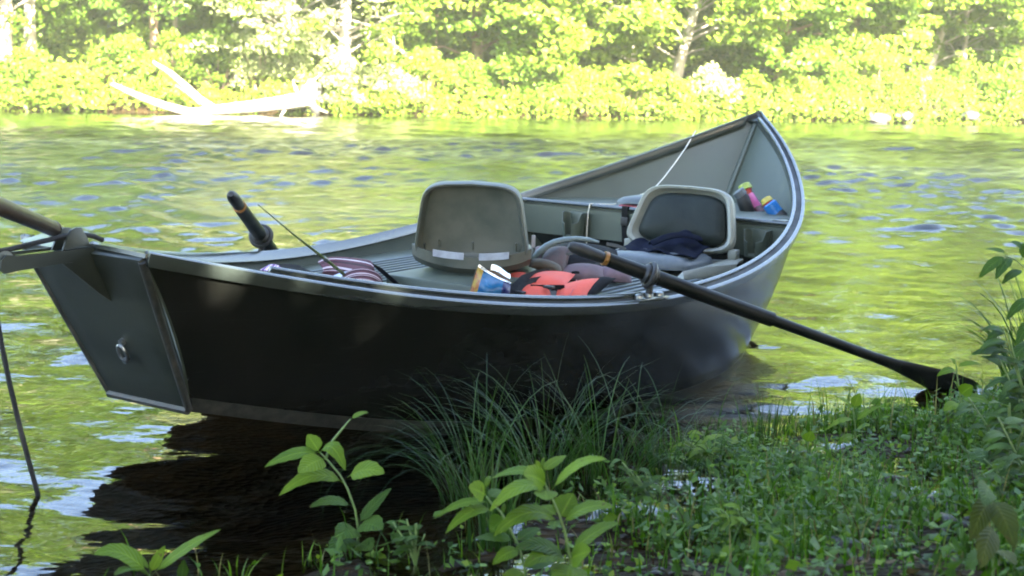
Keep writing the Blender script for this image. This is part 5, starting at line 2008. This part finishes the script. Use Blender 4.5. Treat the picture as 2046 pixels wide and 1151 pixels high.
tussock(1085, 965, 130, .44, .09, 'largest arching sedge tussock in front of the hull, at centre', biasx=-.05)
tussock(940, 985, 80, .42, .08, 'arching sedge tussock bending left over the dark water', biasx=-.35)
tussock(1215, 955, 90, .40, .10, 'sedge tussock right of the largest one, bending right', biasx=.25)
tussock(1340, 935, 60, .34, .10, 'shorter sedge tussock under the near oarlock', biasx=.15)
tussock(1535, 880, 40, .24, .05, 'fine sedge tuft at the right end of the hull', lean=(.1, .7))
tussock(2055, 760, 90, .60, .10, 'dark arching sedge clump at the right edge by the water', lean=(.5, 1.2), biasx=-.4, width=.007)
tussock(985, 1085, 45, .30, .06, 'upright sedge tuft left of the bright leafy pair', lean=(.05, .5), width=.009)

MAT['leaf_gc'] = leaf_mat('ground_cover_leaf', [(0, (0.022, 0.055, 0.003)), (0.45, (0.06, 0.125, 0.005)), (0.85, (0.115, 0.20, 0.008)), (1, (0.16, 0.22, 0.010))], 0.35, rough=.42)


# everything nobody could count: grass and small weeds of the wet margin
def bank_points(n, dmin, dmax, xr=(-.9, 3.2), yr=(2.4, 6.6)):
    out_ = []
    while sum(len(q) for q in out_) < n:
        x = rng.uniform(*xr, 4 * n)
        y = rng.uniform(*yr, 4 * n)
        d = shore(x) - y
        pr = smooth01((d - dmin) / .5) * (.06 + .94 * smooth01((vnoise(x * 2.6 + 21, y * 2.6 + 4) + .6 * vnoise(x * 7 + 1, y * 7) + .12) / .4))
        k = (d > dmin) & (d < dmax) & (rng.random(len(x)) < pr) & (np.abs(x) < y * .40 + .1)
        # the left margin is thinner: open water glints through
        k &= rng.random(len(x)) < np.where(x < 0.1, .30, np.where(x < .5, .6, 1.0))
        out_.append(np.stack([x[k], y[k]], 1))
    q = np.concatenate(out_)[:n]
    return np.concatenate([q, ground_z(q[:, 0], q[:, 1])[:, None]], 1)


n = 10500
b = bank_points(n, -.6, 2.6)
b[:, 2] = np.maximum(b[:, 2], -.03)
a = rng.uniform(0, 2 * np.pi, n)
la = rng.uniform(.1, .8, n)
tag(link('grass', blades('grass', b, rng.uniform(.025, .10, n) * (1 + 1.2 * (rng.random(n) > .92)), np.stack([np.cos(a) * la, np.sin(a) * la], 1), rng.uniform(.0025, .0065, n), 'grass', 4)),
    'short wet grass covering the near bank margin', 'grass', kind='stuff')
n = 17000
b = bank_points(n, -.45, 2.6)
b[:, 2] = np.maximum(b[:, 2], .0) + rng.uniform(.01, .085, n) * rng.random(n)
nr_ = unit(np.array([[0, -.25, 1.0]]) + rng.normal(0, .42, (n, 3)))
tag(link('ground_cover', leaf_cloud('ground_cover', b, nr_, rng.uniform(.010, .026, n) * (1 + .8 * (rng.random(n) > .85)), 'leaf_gc', aspect=.72)),
    'small-leaved creeping weeds over the mud of the near bank', 'weeds', kind='stuff')
# weed sprigs: a stem's worth of leaves each
n = 420
b = bank_points(n, -.35, 2.6)
b[:, 2] = np.maximum(b[:, 2], -.01)
hgt = rng.uniform(.05, .17, n)
cs_, ns_, sz_ = [], [], []
for k in range(9):
    t_ = (k + 1) / 9
    a = rng.uniform(0, 2 * np.pi, n)
    r_ = rng.uniform(.012, .04, n) * (1.15 - .6 * t_)
    cs_.append(b + np.stack([r_ * np.cos(a), r_ * np.sin(a), hgt * t_], 1))
    ns_.append(unit(np.stack([.5 * np.cos(a), .5 * np.sin(a) - .25, np.ones(n)], 1) + rng.normal(0, .2, (n, 3))))
    sz_.append(rng.uniform(.022, .058, n) * (1.2 - .6 * t_))
tag(link('weeds', leaf_cloud('weeds', np.concatenate(cs_), np.concatenate(ns_), np.concatenate(sz_), 'leaf_fgd', aspect=.42)),
    'leafy weed sprigs standing among the grass of the near bank', 'weeds', kind='stuff')
# bare leaf litter and pebbles on the mud
n = 3200
b = bank_points(n, .0, 2.6)
b[:, 2] += .006
MAT['litter'] = leaf_mat('leaf_litter', [(0, (.025, .015, .007)), (.6, (.06, .036, .016)), (1, (.13, .09, .045))], .1, .6, spec=.08)
tag(link('leaf_litter', leaf_cloud('leaf_litter', b, unit(np.array([[0, 0, 1.]]) + rng.normal(0, .3, (n, 3))), rng.uniform(.015, .05, n), 'litter')),
    'brown leaf litter lying on the mud of the near bank', 'leaf litter', kind='stuff')
n = 260
b = bank_points(n, -.1, 2.6)
a = rng.uniform(0, 2 * np.pi, n)
la = rng.uniform(.5, 1.3, n)
tag(link('dead_stems', blades('dead_stems', b, rng.uniform(.06, .22, n), np.stack([np.cos(a) * la, np.sin(a) * la], 1), rng.uniform(.002, .004, n), 'litter', 4)),
    'dry brown stems lying and standing in the grass of the near bank', 'dead stems', kind='stuff')
n = 700
x = rng.uniform(-.6, 2.4, n)
y = rng.uniform(2.5, 5.6, n)
k = (shore(x) - y) > -.3
x, y = x[k], y[k]
bm = bmesh.new()
bmesh.ops.create_icosphere(bm, subdivisions=1, radius=1)
iv = np.array([tuple(v.co) for v in bm.verts])
bm.faces.ensure_lookup_table()
fi = np.array([[v.index for v in f.verts] for f in bm.faces])
bm.free()
n = len(x)
sz = rng.uniform(.004, .016, (n, 1, 1)) * np.array([[[1.25, 1, .6]]]) * rng.uniform(.75, 1.25, (n, 12, 1))
gp = iv[None] * sz + np.stack([x, y, ground_z(x, y) + .002], 1)[:, None, :]
tag(link('gravel', mesh_np('gravel', gp.reshape(-1, 3), (fi[None] + (np.arange(n) * 12)[:, None, None]).reshape(-1, 3), 'stonewet', True)),
    'small wet pebbles scattered on the mud of the near bank', 'gravel', kind='stuff')
SGp = 'stones on the near bank'
stones = [(1782, 932, .055, 'dark wet stone in the weeds below the oar blade'), (1880, 1045, .05, 'dark stone left of the yellowish plant, lower right'),
          (1770, 1110, .035, 'small wet stone near the bottom edge, lower right'), (1640, 1080, .03, 'small stone in the mud, bottom right of centre'),
          (1560, 1010, .028, 'pebble in the wet grass below the stern-side weeds'), (1835, 1000, .03, 'small stone just above the dark stone, lower right'),
          (1690, 1140, .04, 'flat stone cut by the bottom edge, lower right'), (1905, 1120, .045, 'rounded stone at the foot of the yellowish plant')]
for i, (px, py, s, lab) in enumerate(stones):
    q = pxg(px, py, .06)
    q.z = float(ground_z(q.x, q.y)) + s * .15
    rock('stone', q, (s * 1.2, s, s * .6), 'stonewet', lab, SGp, 20 + i, 'stone')
